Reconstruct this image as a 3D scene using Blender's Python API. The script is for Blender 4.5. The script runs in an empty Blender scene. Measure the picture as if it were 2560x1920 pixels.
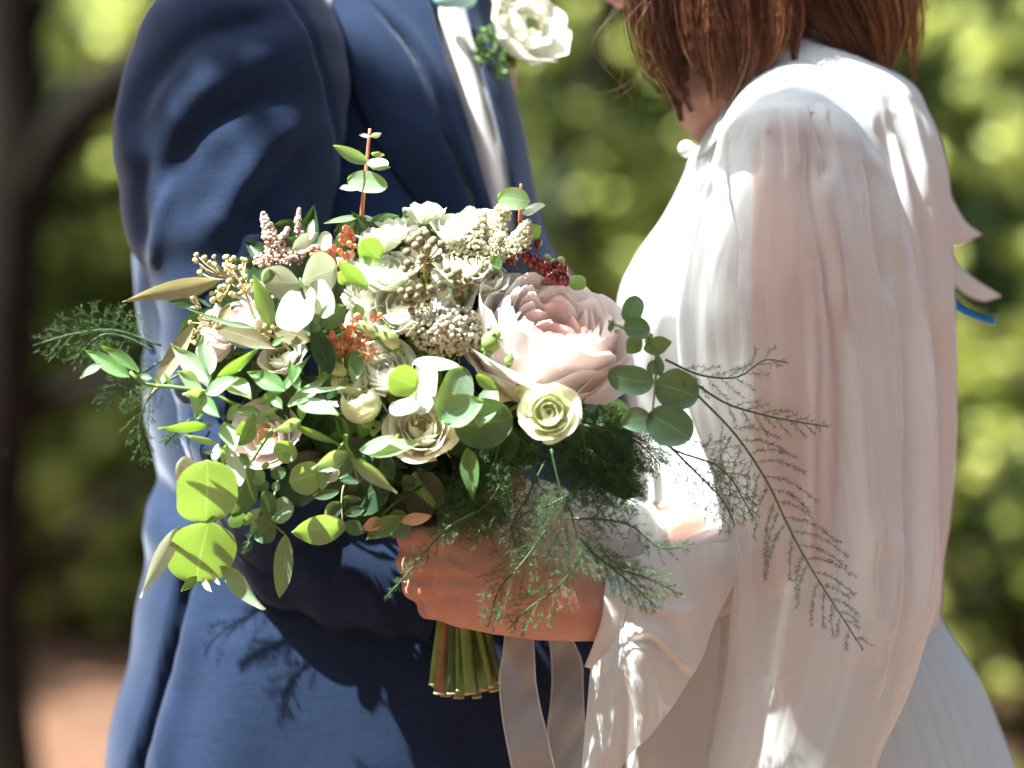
import bpy, math, random
import numpy as np
from mathutils import Vector, Matrix, noise as mnoise

random.seed(7); rng = np.random.default_rng(7)
S = bpy.context.scene
COL = S.collection
R = math.radians

# ------------------------------------------------------------------ camera, sky, sun, exposure
CAMY, CZ = -2.0, 1.18
cam = bpy.data.cameras.new('camera'); camo = bpy.data.objects.new('camera', cam); COL.objects.link(camo)
camo.location = (0, CAMY, CZ); camo.rotation_euler = (R(90), 0, 0)
cam.lens = 85; cam.sensor_width = 36; cam.clip_start = 0.1; cam.clip_end = 400
cam.dof.use_dof = True; cam.dof.focus_distance = 1.975; cam.dof.aperture_fstop = 1.9
S.camera = camo

SUNV = Vector((-0.44, -0.20, 0.86)).normalized()
w = bpy.data.worlds.new('World'); S.world = w; w.use_nodes = True
nt = w.node_tree; nt.nodes.clear()
sky = nt.nodes.new('ShaderNodeTexSky'); sky.sky_type = 'NISHITA'; sky.sun_disc = False
sky.sun_elevation = math.asin(SUNV.z); sky.sun_rotation = math.atan2(SUNV.x, SUNV.y)
sky.air_density = 1.0; sky.dust_density = 4.0; sky.ozone_density = 1.0
bg = nt.nodes.new('ShaderNodeBackground'); bg.inputs[1].default_value = 0.066
wo = nt.nodes.new('ShaderNodeOutputWorld')
nt.links.new(sky.outputs[0], bg.inputs[0]); nt.links.new(bg.outputs[0], wo.inputs[0])
sl = bpy.data.lights.new('sun', 'SUN'); sl.energy = 5.0; sl.angle = R(0.55); sl.color = (1.0, 0.95, 0.86)
so = bpy.data.objects.new('sun', sl); COL.objects.link(so)
so.rotation_euler = SUNV.to_track_quat('Z', 'Y').to_euler(); so.location = (-3, -1, 8)
vs = S.view_settings
vs.view_transform = 'Standard'; vs.look = 'None'; vs.exposure = 2.2; vs.gamma = 1.0; vs.use_curve_mapping = False
try:
    vs.use_white_balance = True; vs.white_balance_temperature = 5950; vs.white_balance_tint = -2
except Exception:
    pass
S.cycles.use_denoising = True
S.cycles.max_bounces = 8; S.cycles.transparent_max_bounces = 12
S.cycles.sample_clamp_indirect = 6

# ------------------------------------------------------------------ helpers
K0 = 36.0 / 85.0 / 2560.0
def P(px, py, y):
    k = (y - CAMY) * K0
    return Vector(((px - 1280) * k, y, CZ - (py - 960) * k))
def M_(px, y=0.0): return px * (y - CAMY) * K0          # photo pixels to metres at that depth
def FR(ox, oy, s): return lambda x, y: (ox + x / s, oy + y / s)
fA = FR(60, 300, 2.765); fB = FR(800, 300, 2.765); fC = FR(200, 800, 2.2425); fD = FR(800, 800, 2.765)
fE = FR(1500, 700, 1.659); fF = FR(900, 1150, 2.155); fW = FR(0, 0, 0.8641); fZ1 = FR(440, 480, 4.148); fZ2 = FR(400, 880, 3.318)
f3 = FR(900, 1150, 3.318); f7 = FR(1140, 620, 3.318); f4 = FR(1480, 0, 2.37); f5 = FR(1400, 1300, 1.907); fG = FR(1000, 0, 1.4179)
SC = {fA: 2.765, fB: 2.765, fC: 2.2425, fD: 2.765, fE: 1.659, fF: 2.155, fW: 0.8641, fZ1: 4.148, fZ2: 3.318, f3: 3.318, f7: 3.318, f4: 2.37, f5: 1.907, fG: 1.4179}

def mesh(name, V, Fc, uv=None, smooth=True):
    me = bpy.data.meshes.new(name)
    me.from_pydata([tuple(v) for v in V], [], Fc)
    if smooth: me.polygons.foreach_set('use_smooth', [True] * len(me.polygons))
    if uv is not None:
        l = me.uv_layers.new(name='UVMap')
        li = np.zeros(len(me.loops), dtype=np.int32); me.loops.foreach_get('vertex_index', li)
        l.data.foreach_set('uv', np.asarray(uv, dtype=np.float32)[li].ravel())
    me.update()
    return me
def quads(nu, nv, closed=False, off=0):
    F = []
    for j in range(nv - 1):
        for i in range(nu if closed else nu - 1):
            i2 = (i + 1) % nu
            F.append((off + j * nu + i, off + j * nu + i2, off + (j + 1) * nu + i2, off + (j + 1) * nu + i))
    return F
def ob(name, me, mat=None, parent=None, label=None, kind=None, loc=None, mw=None):
    o = bpy.data.objects.new(name, me); COL.objects.link(o)
    if mat is not None and me is not None and not me.materials: me.materials.append(mat)
    if parent is not None: o.parent = parent
    if label: o['label'] = label
    if kind: o['kind'] = kind
    if loc is not None: o.location = loc
    if mw is not None: o.matrix_local = mw
    return o
def tag(o, label, cat, group=None, kind=None):
    o['label'] = label; o['category'] = cat
    if group: o['group'] = group
    if kind: o['kind'] = kind
    return o
def interp(keys, n):
    """keys: rows of numbers, first column increasing; smooth cubic resampling into n rows"""
    K = np.array(keys, float); t = K[:, 0]; tt = np.linspace(t[0], t[-1], n)
    out = [tt]
    for c in range(1, K.shape[1]):
        v = K[:, c]; m = np.gradient(v, t)
        i = np.clip(np.searchsorted(t, tt) - 1, 0, len(t) - 2)
        h = t[i + 1] - t[i]; s = (tt - t[i]) / h
        out.append((2*s**3-3*s**2+1)*v[i] + (s**3-2*s**2+s)*h*m[i] + (-2*s**3+3*s**2)*v[i+1] + (s**3-s**2)*h*m[i+1])
    return np.array(out).T
def spline(pts, n):
    P_ = np.array([list(p) for p in pts], float)
    if len(P_) == 2:
        t = np.linspace(0, 1, n)[:, None]; return P_[0] * (1 - t) + P_[1] * t
    d = np.r_[0, np.cumsum(np.linalg.norm(np.diff(P_, axis=0), axis=1) + 1e-9)]
    return interp(np.c_[d, P_], n)[:, 1:]
def tube_data(pts, rad, seg=6, off=0, cap=True):
    pts = np.asarray(pts, float); n = len(pts)
    T = np.gradient(pts, axis=0); T /= (np.linalg.norm(T, axis=1)[:, None] + 1e-12)
    ref = np.array([0.31, 0.9, 0.17]); V = []
    a = np.arange(seg) * 2 * math.pi / seg
    for i in range(n):
        u = np.cross(T[i], ref); u /= np.linalg.norm(u) + 1e-12; v = np.cross(T[i], u)
        r = rad if np.isscalar(rad) else rad[i]
        V += list(pts[i] + r * (np.cos(a)[:, None] * u + np.sin(a)[:, None] * v))
    Fc = quads(seg, n, True, off)
    if cap:
        Fc.append(tuple(off + k for k in range(seg))[::-1]); Fc.append(tuple(off + (n - 1) * seg + k for k in range(seg)))
    return V, Fc
def tube(name, pts, rad, mat, parent=None, seg=6, n=None, **k):
    p = spline(pts, n or max(3, len(pts) * 4))
    if not np.isscalar(rad): rad = np.interp(np.linspace(0, 1, len(p)), np.linspace(0, 1, len(rad)), rad)
    V, Fc = tube_data(p, rad, seg)
    return ob(name, mesh(name, V, Fc), mat, parent, **k)
def uvsphere(nu=10, nv=7, sx=1, sy=1, sz=1):
    V = [(0, 0, -sz)]
    for j in range(1, nv):
        a = math.pi * j / nv
        for i in range(nu):
            b = 2 * math.pi * i / nu; V.append((sx * math.sin(a) * math.cos(b), sy * math.sin(a) * math.sin(b), -sz * math.cos(a)))
    V.append((0, 0, sz)); F = []
    for i in range(nu): F.append((0, 1 + (i + 1) % nu, 1 + i))
    for j in range(nv - 2):
        for i in range(nu):
            a = 1 + j * nu + i; b = 1 + j * nu + (i + 1) % nu; F.append((a, b, b + nu, a + nu))
    l = len(V) - 1; o = 1 + (nv - 2) * nu
    for i in range(nu): F.append((l, o + i, o + (i + 1) % nu))
    return V, F

# ------------------------------------------------------------------ materials
class NB:
    def __init__(s, name):
        s.m = bpy.data.materials.new(name); s.m.use_nodes = True; s.t = s.m.node_tree; s.t.nodes.clear()
        s.out = s.n('OutputMaterial')
    def n(s, t, **k):
        x = s.t.nodes.new('ShaderNode' + t)
        for a, b in k.items(): setattr(x, a, b)
        return x
    def l(s, a, b): s.t.links.new(a, b)
    def noise(s, scale, detail=3, coord='Object', vec=None, mapscale=None):
        x = s.n('TexNoise'); x.inputs['Scale'].default_value = scale; x.inputs['Detail'].default_value = detail
        if vec is None: vec = s.n('TexCoord').outputs[coord]
        if mapscale:
            mp = s.n('Mapping'); mp.inputs['Scale'].default_value = mapscale; s.l(vec, mp.inputs[0]); vec = mp.outputs[0]
        s.l(vec, x.inputs['Vector']); return x
    def ramp(s, fac, stops):
        r = s.n('ValToRGB'); e = r.color_ramp.elements
        e[0].position, e[0].color = stops[0][0], (*stops[0][1], 1); e[1].position, e[1].color = stops[-1][0], (*stops[-1][1], 1)
        for p, c in stops[1:-1]:
            q = e.new(p); q.color = (*c, 1)
        s.l(fac, r.inputs[0]); return r.outputs[0]
    def mix(s, f, a, b, mode='MIX'):
        x = s.n('MixRGB', blend_type=mode)
        for i, v in ((0, f), (1, a), (2, b)):
            if isinstance(v, (int, float)): x.inputs[i].default_value = v
            elif isinstance(v, tuple): x.inputs[i].default_value = (*v, 1)
            else: s.l(v, x.inputs[i])
        return x.outputs[0]
    def bump(s, h, strength, dist=0.001):
        b = s.n('Bump'); b.inputs['Strength'].default_value = strength; b.inputs['Distance'].default_value = dist
        s.l(h, b.inputs['Height']); return b.outputs[0]
    def pbr(s, col, rough=0.6, spec=0.4, **k):
        p = s.n('BsdfPrincipled')
        if isinstance(col, tuple): p.inputs['Base Color'].default_value = (*col, 1)
        else: s.l(col, p.inputs['Base Color'])
        p.inputs['Roughness'].default_value = rough; p.inputs['Specular IOR Level'].default_value = spec
        for a, b in k.items():
            a = a.replace('_', ' ')
            if isinstance(b, (int, float)): p.inputs[a].default_value = b
            elif isinstance(b, tuple): p.inputs[a].default_value = b
            else: s.l(b, p.inputs[a])
        return p.outputs[0]
    def trans(s, shader, col, f, nrm=None):
        t = s.n('BsdfTranslucent')
        if isinstance(col, tuple): t.inputs[0].default_value = (*col, 1)
        else: s.l(col, t.inputs[0])
        if nrm is not None: s.l(nrm, t.inputs['Normal'])
        m = s.n('MixShader')
        if isinstance(f, (int, float)): m.inputs[0].default_value = f
        else: s.l(f, m.inputs[0])
        s.l(shader, m.inputs[1]); s.l(t.outputs[0], m.inputs[2]); return m.outputs[0]
    def clear(s, shader, f):
        t = s.n('BsdfTransparent'); m = s.n('MixShader')
        if isinstance(f, (int, float)): m.inputs[0].default_value = f
        else: s.l(f, m.inputs[0])
        s.l(shader, m.inputs[1]); s.l(t.outputs[0], m.inputs[2]); return m.outputs[0]
    def end(s, shader): s.l(shader, s.out.inputs[0]); return s.m

def leaf_mat(name, c1, c2, tcol, tf=0.4, rough=0.45, rim=None, spec=0.4, vein=0.5):
    b = NB(name)
    tc = b.n('TexCoord'); oi = b.n('ObjectInfo')
    sep = b.n('SeparateXYZ'); b.l(tc.outputs['UV'], sep.inputs[0])
    nz = b.noise(70, 4)
    col = b.ramp(nz.outputs[0], [(0.35, c1), (0.68, c2)])
    h = b.n('HueSaturation'); b.l(col, h.inputs['Color'])
    mr = b.n('MapRange'); mr.inputs['To Min'].default_value = 0.78; mr.inputs['To Max'].default_value = 1.2
    b.l(oi.outputs['Random'], mr.inputs[0]); b.l(mr.outputs[0], h.inputs['Value'])
    # midrib and side veins from the UV
    ab = b.n('Math', operation='ABSOLUTE'); sb = b.n('Math', operation='SUBTRACT'); b.l(sep.outputs[0], sb.inputs[0]); sb.inputs[1].default_value = 0.5
    b.l(sb.outputs[0], ab.inputs[0])
    rib = b.ramp(ab.outputs[0], [(0.0, (1, 1, 1)), (0.03, (0, 0, 0))])
    ad = b.n('Math', operation='MULTIPLY_ADD'); b.l(ab.outputs[0], ad.inputs[0]); ad.inputs[1].default_value = -0.55; b.l(sep.outputs[1], ad.inputs[2])
    sn = b.n('Math', operation='MULTIPLY'); b.l(ad.outputs[0], sn.inputs[0]); sn.inputs[1].default_value = 75
    si = b.n('Math', operation='SINE'); b.l(sn.outputs[0], si.inputs[0])
    sv = b.ramp(si.outputs[0], [(0.86, (0, 0, 0)), (1.0, (0.28, 0.28, 0.28))])
    vv = b.mix(1.0, rib, sv, 'ADD')
    col2 = b.mix(vein, h.outputs[0], b.mix(vv, h.outputs[0], tuple(min(1, x * 1.7 + 0.08) for x in c2)))
    if rim:
        ed = b.ramp(ab.outputs[0], [(0.455, (0, 0, 0)), (0.5, (0.8, 0.8, 0.8))])
        col2 = b.mix(ed, col2, rim)
    bp = b.bump(nz.outputs[0], 0.25, 0.0006)
    sh = b.pbr(col2, rough, spec, Normal=bp)
    tn = b.mix(vv, tcol, tuple(min(1, x * 1.25) for x in tcol))
    return b.end(b.trans(sh, tn, tf))
M = {}
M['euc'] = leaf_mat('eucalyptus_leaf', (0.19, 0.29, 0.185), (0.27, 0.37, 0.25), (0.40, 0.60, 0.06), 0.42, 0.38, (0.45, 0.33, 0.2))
M['eucd'] = leaf_mat('eucalyptus_leaf_shaded', (0.08, 0.145, 0.085), (0.13, 0.21, 0.125), (0.2, 0.34, 0.05), 0.28, 0.42)  # darker copy of the leaf, shade put into its colour
M['eucw'] = leaf_mat('eucalyptus_leaf_waxy_sunlit', (0.50, 0.56, 0.45), (0.6, 0.65, 0.54), (0.62, 0.66, 0.4), 0.25, 0.4, (0.5, 0.3, 0.24))  # whitened copy of the waxy leaf, full sun put into its colour
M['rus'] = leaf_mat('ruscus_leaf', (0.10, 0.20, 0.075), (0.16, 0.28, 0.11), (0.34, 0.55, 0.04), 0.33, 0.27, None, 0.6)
M['rusp'] = leaf_mat('ruscus_leaf_sunlit', (0.25, 0.36, 0.235), (0.34, 0.45, 0.31), (0.5, 0.66, 0.15), 0.35, 0.3, None, 0.6)  # paler copy of the ruscus blade, its sunlight painted in
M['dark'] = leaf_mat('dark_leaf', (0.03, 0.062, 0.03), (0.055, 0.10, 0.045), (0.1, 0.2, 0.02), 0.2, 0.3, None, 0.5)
M['tan'] = leaf_mat('tan_leaf', (0.25, 0.225, 0.14), (0.34, 0.305, 0.2), (0.42, 0.38, 0.16), 0.3, 0.5)
M['peach'] = leaf_mat('peach_leaf', (0.6, 0.36, 0.22), (0.7, 0.45, 0.28), (0.7, 0.4, 0.2), 0.3, 0.5)

def petal_mat(name, c1, c2, tcol, tf=0.4):
    b = NB(name); tc = b.n('TexCoord'); sep = b.n('SeparateXYZ'); b.l(tc.outputs['UV'], sep.inputs[0])
    nz = b.noise(30, 3, coord='UV', mapscale=(2.2, 0.12, 1))
    g = b.ramp(sep.outputs[1], [(0.1, c2), (0.85, c1)])
    col = b.mix(0.12, g, b.ramp(nz.outputs[0], [(0.35, tuple(x * 0.7 for x in c1)), (0.65, c1)]))
    bp = b.bump(nz.outputs[0], 0.3, 0.0012)
    return b.end(b.trans(b.pbr(col, 0.55, 0.25, Normal=bp), tcol, tf))
M['white'] = petal_mat('white_petal', (0.88, 0.87, 0.81), (0.76, 0.79, 0.58), (0.84, 0.84, 0.7))
M['cream'] = petal_mat('cream_petal', (0.85, 0.82, 0.73), (0.74, 0.70, 0.48), (0.82, 0.74, 0.55))
M['lis'] = petal_mat('lisianthus_petal', (0.83, 0.83, 0.69), (0.56, 0.60, 0.26), (0.74, 0.76, 0.42))
M['blush'] = petal_mat('blush_petal', (0.92, 0.87, 0.86), (0.91, 0.80, 0.77), (0.95, 0.86, 0.83), 0.5)
M['pink'] = petal_mat('pink_petal', (0.92, 0.80, 0.77), (0.90, 0.56, 0.49), (0.96, 0.68, 0.6), 0.5)
M['peachp'] = petal_mat('peach_petal', (0.87, 0.78, 0.70), (0.83, 0.62, 0.48), (0.86, 0.62, 0.46))
def plain(name, c, rough=0.6, spec=0.3, tf=0, tc=None, ns=60, var=0.25, bs=0.2):
    b = NB(name); nz = b.noise(ns, 4)
    col = b.ramp(nz.outputs[0], [(0.3, tuple(x * (1 - var) for x in c)), (0.7, tuple(min(1, x * (1 + var)) for x in c))])
    sh = b.pbr(col, rough, spec, Normal=b.bump(nz.outputs[0], bs, 0.0008))
    if tf: sh = b.trans(sh, tc or c, tf)
    return b.end(sh)
M['stem'] = plain('green_stem', (0.16, 0.26, 0.07), 0.5)
M['stemd'] = plain('dark_green_stem', (0.06, 0.11, 0.045), 0.5)
M['stemb'] = plain('brown_stem', (0.25, 0.15, 0.07), 0.6)
M['stemr'] = plain('red_stem', (0.55, 0.2, 0.12), 0.5)
M['stemt'] = plain('tan_stem', (0.42, 0.34, 0.17), 0.6)
M['cut'] = plain('cut_stem_end', (0.5, 0.44, 0.25), 0.7)
M['needle'] = plain('fern_needle', (0.05, 0.105, 0.05), 0.5, 0.3, 0.3, (0.2, 0.34, 0.06), 20)
M['brunia'] = plain('brunia_ball', (0.23, 0.20, 0.13), 0.8, 0.2, ns=500, bs=0.6)
M['rice'] = plain('rice_flower', (0.62, 0.57, 0.46), 0.7, 0.2)
M['bneedle'] = plain('brunia_needle', (0.22, 0.22, 0.07), 0.6, 0.2, 0.3, (0.4, 0.42, 0.1))
M['berry'] = plain('red_berry', (0.16, 0.018, 0.022), 0.3, 0.5, ns=120)
M['gberry'] = plain('green_berry', (0.5, 0.55, 0.2), 0.4)
M['seed'] = plain('seed', (0.50, 0.43, 0.20), 0.55, ns=120)
M['wax'] = plain('orange_floret', (0.74, 0.33, 0.18), 0.45, 0.4, 0.3, (0.9, 0.42, 0.2), 120, 0.45)
M['waxp'] = plain('coral_floret', (0.82, 0.36, 0.30), 0.45, 0.4, 0.25, (0.9, 0.3, 0.2), 120, 0.3)
M['astil'] = plain('astilbe_floret', (0.74, 0.58, 0.52), 0.7, 0.2, 0.3, (0.8, 0.6, 0.5), 200)
M['fluff'] = plain('white_floret', (0.8, 0.77, 0.62), 0.7, 0.2, 0.35, (0.8, 0.78, 0.55), 200, 0.15)
M['bud'] = plain('green_bud', (0.30, 0.42, 0.13), 0.4, 0.4, 0.2, (0.5, 0.62, 0.1), 60, 0.5)
M['budp'] = plain('pale_bud', (0.55, 0.58, 0.25), 0.4, 0.4, 0.25, (0.6, 0.66, 0.2), 60, 0.35)

def skin_mat():
    b = NB('skin'); n1 = b.noise(22, 4); n2 = b.noise(190, 5)
    c = b.ramp(n1.outputs[0], [(0.32, (0.45, 0.215, 0.16)), (0.68, (0.54, 0.31, 0.24))])
    h = b.mix(0.75, n1.outputs[0], n2.outputs[0])
    sh = b.pbr(c, 0.5, 0.35, Normal=b.bump(h, 0.5, 0.003), Subsurface_Weight=0.15, Subsurface_Radius=(0.012, 0.005, 0.003), Subsurface_Scale=0.6)
    return b.end(sh)
M['skin'] = skin_mat()
def wool(name, c):
    b = NB(name)
    a = b.noise(900, 2, mapscale=(1, 1, 0.06)); d = b.noise(900, 2, mapscale=(0.06, 0.06, 1)); e = b.noise(26, 4)
    f = b.mix(0.5, a.outputs[0], d.outputs[0]); g = b.mix(0.28, f, e.outputs[0])
    col = b.ramp(g, [(0.36, tuple(x * 0.72 for x in c)), (0.5, c), (0.64, tuple(x * 1.35 for x in c))])
    return b.end(b.pbr(col, 0.85, 0.15, Normal=b.bump(f, 0.5, 0.0006), Sheen_Weight=0.3, Sheen_Roughness=0.4, Sheen_Tint=(0.75, 0.8, 1, 1)))
M['navy'] = wool('navy_wool', (0.0105, 0.0205, 0.055))
M['navyd'] = wool('dark_lining', (0.01, 0.014, 0.03))
M['shirt'] = plain('white_shirt', (0.8, 0.74, 0.74), 0.8, 0.2, 0.1, (0.8, 0.7, 0.7), 60, 0.04)
M['aqua'] = plain('aqua_satin', (0.38, 0.62, 0.62), 0.4, 0.4)
def chiffon(name, c, tf, al, wr=0.3):
    b = NB(name); wv = b.noise(1400, 1, mapscale=(1, 1, 0.1)); cr = b.noise(22, 4, mapscale=(1, 1, 0.22)); fc = b.noise(130, 3, mapscale=(1, 1, 0.3))
    h = b.mix(0.5, cr.outputs[0], fc.outputs[0])
    nrm = b.bump(h, wr * 0.6, 0.002)
    col = b.mix(0.06, c, b.ramp(wv.outputs[0], [(0.4, tuple(x * 0.6 for x in c)), (0.6, c)]))
    sh = b.trans(b.pbr(col, 0.8, 0.05, Normal=nrm), tuple(x * 0.97 for x in c), tf, nrm)
    if al:
        lw = b.n('LayerWeight'); lw.inputs[0].default_value = 0.35
        mr = b.n('MapRange'); b.l(lw.outputs['Facing'], mr.inputs[0]); mr.inputs['To Min'].default_value = al; mr.inputs['To Max'].default_value = 0.0
        sh = b.clear(sh, mr.outputs[0])
    return b.end(sh)
M['sheer'] = chiffon('sheer_chiffon', (0.84, 0.85, 0.87), 0.32, 0.58)
M['blouse'] = chiffon('white_chiffon', (0.85, 0.86, 0.87), 0.25, 0.0)
M['ruffle'] = chiffon('ruffle_chiffon', (0.83, 0.85, 0.86), 0.32, 0.22)
M['skirt'] = chiffon('skirt_chiffon', (0.70, 0.77, 0.80), 0.2, 0.0, 0.2)
M['ribbon'] = chiffon('ribbon_satin', (0.84, 0.84, 0.82), 0.35, 0.56, 0.9)
M['pearl'] = plain('pearl', (0.86, 0.84, 0.8), 0.2, 0.5, var=0.02, bs=0.0)
M['blue'] = plain('blue_cord', (0.03, 0.22, 0.62), 0.5)
b = NB('gold'); M['gold'] = b.end(b.pbr((0.85, 0.55, 0.38), 0.2, 0.5, Metallic=1.0))
b = NB('diamond'); M['gem'] = b.end(b.pbr((0.95, 0.95, 0.97), 0.03, 0.9, Transmission_Weight=0.6, IOR=2.2))
def hair_mat():
    b = NB('brown_hair'); oi = b.n('TexCoord'); sep = b.n('SeparateXYZ'); b.l(oi.outputs['UV'], sep.inputs[0])
    col = b.ramp(sep.outputs[0], [(0.0, (0.022, 0.009, 0.006)), (0.45, (0.085, 0.034, 0.019)), (0.8, (0.22, 0.085, 0.045)), (1.0, (0.42, 0.22, 0.10))])
    return b.end(b.pbr(col, 0.38, 0.5))
M['hair'] = hair_mat()
def bark_mat(c):
    b = NB('bark'); n = b.noise(5, 6, mapscale=(3, 3, 0.6))
    col = b.ramp(n.outputs[0], [(0.35, tuple(x * 0.4 for x in c)), (0.7, tuple(x * 1.5 for x in c))])
    return b.end(b.pbr(col, 0.9, 0.1, Normal=b.bump(n.outputs[0], 0.8, 0.03)))
M['bark'] = bark_mat((0.014, 0.0105, 0.008))
def fol_mat(name, c1, c2, tc, tf=0.45, sp=0.2):
    b = NB(name); g = b.n('NewGeometry'); n = b.noise(1.7, 3, vec=g.outputs['Position'])
    wn = b.n('TexWhiteNoise'); b.l(g.outputs['Random Per Island'], wn.inputs['Vector'])
    col = b.mix(0.5, b.ramp(n.outputs[0], [(0.35, c1), (0.65, c2)]), b.ramp(g.outputs['Random Per Island'], [(0.0, c1), (1.0, c2)]))
    return b.end(b.trans(b.pbr(col, 0.45, sp), tc, tf))
M['f1'] = fol_mat('foliage_green', (0.02, 0.036, 0.010), (0.045, 0.065, 0.018), (0.12, 0.16, 0.02))
M['f2'] = fol_mat('foliage_yellow', (0.05, 0.07, 0.015), (0.09, 0.105, 0.028), (0.36, 0.40, 0.05), 0.5)
M['f4'] = fol_mat('highlight_foliage', (0.12, 0.14, 0.03), (0.17, 0.17, 0.05), (0.95, 0.97, 0.34), 0.66, 0.5)  # extra bright leaf tone that stands in for sun highlights
M['f3'] = fol_mat('foliage_dark', (0.016, 0.03, 0.01), (0.035, 0.055, 0.018), (0.07, 0.10, 0.02), 0.35)
def ground_mat():
    b = NB('leaf_litter'); g = b.n('NewGeometry'); n1 = b.noise(0.9, 4, vec=g.outputs['Position']); n2 = b.noise(24, 5, vec=g.outputs['Position'])
    c = b.ramp(n2.outputs[0], [(0.3, (0.085, 0.042, 0.027)), (0.55, (0.17, 0.088, 0.058)), (0.75, (0.27, 0.15, 0.105))])
    c = b.mix(b.ramp(n1.outputs[0], [(0.5, (0, 0, 0)), (0.8, (0.6, 0.6, 0.6))]), c, (0.07, 0.055, 0.03))
    return b.end(b.pbr(c, 0.9, 0.1, Normal=b.bump(n2.outputs[0], 1.0, 0.03)))
M['ground'] = ground_mat()

# ------------------------------------------------------------------ ground and woods
def build_ground():
    n = 70; xs = np.linspace(-1, 1, n); xs = np.sign(xs) * (np.abs(xs) ** 2.4) * 160
    ys = np.linspace(-1, 1, n); ys = np.sign(ys) * (np.abs(ys) ** 2.4) * 160
    V = []
    for yv in ys:
        for xv in xs:
            z = 0.05 * math.sin(xv * 0.9 + 1) * math.sin(yv * 0.7) * min(1, max(0, (abs(yv) - 1.5) / 3))
            V.append((xv, yv, z))
    o = ob('ground', mesh('ground', V, quads(n, n)), M['ground'], kind='structure')
    o['label'] = 'brown leaf littered forest floor with sun patches'
build_ground()

def leaf_cloud(centers, radii, n, size, flat=0.4, bias=None):
    """n rhombic leaves scattered through ellipsoid clumps; numpy arrays to a mesh"""
    centers = np.asarray(centers, float); radii = np.asarray(radii, float)
    if radii.ndim == 1: radii = np.repeat(radii[:, None], 3, 1)
    k = rng.choice(len(centers), n, p=(radii.prod(1) ** 0.7) / (radii.prod(1) ** 0.7).sum())
    d = rng.normal(size=(n, 3)); d /= np.linalg.norm(d, axis=1)[:, None]
    r = rng.random(n) ** 0.45
    c = centers[k] + d * r[:, None] * radii[k]
    nr = rng.normal(size=(n, 3)) + np.array([0, 0, flat * 2]); nr /= np.linalg.norm(nr, axis=1)[:, None]
    t = rng.normal(size=(n, 3)); t -= (t * nr).sum(1)[:, None] * nr; t /= np.linalg.norm(t, axis=1)[:, None]
    s = np.cross(nr, t); L = size * (0.6 + 0.8 * rng.random(n))[:, None]; Wd = L * 0.52
    q = np.stack([c - t * L * 0.5, c + s * Wd * 0.5 + nr * L * 0.05, c + t * L * 0.5, c - s * Wd * 0.5 + nr * L * 0.05], 1).reshape(-1, 3)
    q = q[np.repeat(c[:, 2] > 0.02, 4)]
    m = len(q) // 4
    me = bpy.data.meshes.new('crown'); me.vertices.add(m * 4); me.vertices.foreach_set('co', q.astype(np.float32).ravel())
    me.loops.add(m * 4); me.loops.foreach_set('vertex_index', np.arange(m * 4, dtype=np.int32))
    me.polygons.add(m); me.polygons.foreach_set('loop_start', np.arange(m, dtype=np.int32) * 4)
    me.update(calc_edges=True); return me
def clumps(c, r, n, sub):
    C = []; Rr = []
    for i in range(n):
        d = rng.normal(size=3); d /= np.linalg.norm(d); q = rng.random() ** 0.4
        C.append(np.array(c) + d * q * np.array(r)); Rr.append(sub * (0.6 + 0.8 * rng.random()))
    return C, Rr
def trunk_data(base, top, r0, r1, limbs, off=0):
    p = spline([base, (np.array(base) + np.array(top)) / 2 + rng.normal(size=3) * 0.05, top], 10)
    V, F = tube_data(p, np.linspace(r0, r1, 10), 9)
    for a, b_, r in limbs:
        m = (np.array(a) + np.array(b_)) / 2 + rng.normal(size=3) * 0.06
        v, f = tube_data(spline([a, m, b_], 8), np.linspace(r, r * 0.5, 8), 7, len(V)); V += v; F += f
    return V, F
def shrub(loc, h, r, n, size, mat, label, group, nc=16, sub=0.35):
    e = bpy.data.objects.new('shrub', None); COL.objects.link(e); e.location = loc
    tag(e, label, 'shrub', group)
    c, rr = clumps((0, 0, h * 0.55), (r, r * 0.7, h * 0.45), nc, sub * r)
    ob('crown', leaf_cloud(c, rr, n, size), M[mat], e)
    ns = int(68 * r * h)
    d = rng.normal(size=(ns, 3)); d[:, 1] = -np.abs(d[:, 1]); d /= np.linalg.norm(d, axis=1)[:, None]
    c2 = np.array((0, 0, h * .55)) + d * np.array((r * 1.15, r * .85, h * .5)) * (0.8 + .3 * rng.random((ns, 1)))
    ob('highlight_leaves', leaf_cloud(c2, .035 + .04 * rng.random(ns), ns * 16, 0.10, 1.0), M['f4'], e)  # bright leaf clumps added to make blurred sun discs on each shrub
    V = []; F = []
    for i in range(5):
        q = c[i]; v, f = tube_data(spline([(rng.normal() * .06, rng.normal() * .06, -0.1), (q[0] * .5, q[1] * .5, q[2] * .5), q], 6), np.linspace(0.035, 0.012, 6), 6, len(V)); V += v; F += f
    ob('trunk', mesh('trunk', V, F), M['bark'], e)
    return e
def tree(loc, h, cr, cz, n, size, mat, label, group, r0=0.14, nc=18, sub=0.5, lean=(0, 0)):
    e = bpy.data.objects.new('tree', None); COL.objects.link(e); e.location = loc
    tag(e, label, 'tree', group)
    c, rr = clumps((lean[0], lean[1], cz), cr, nc, sub)
    ob('crown', leaf_cloud(c, rr, n, size), M[mat], e)
    limbs = [((lean[0] * .5, lean[1] * .5, h * (0.45 + 0.05 * i)), tuple(c[i]), r0 * 0.35) for i in range(6)]
    V, F = trunk_data((0, 0, -0.15), (lean[0], lean[1], h), r0, r0 * 0.4, limbs)
    ob('trunk', mesh('trunk', V, F), M['bark'], e)
    return e
BUILD_BG = True
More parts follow.
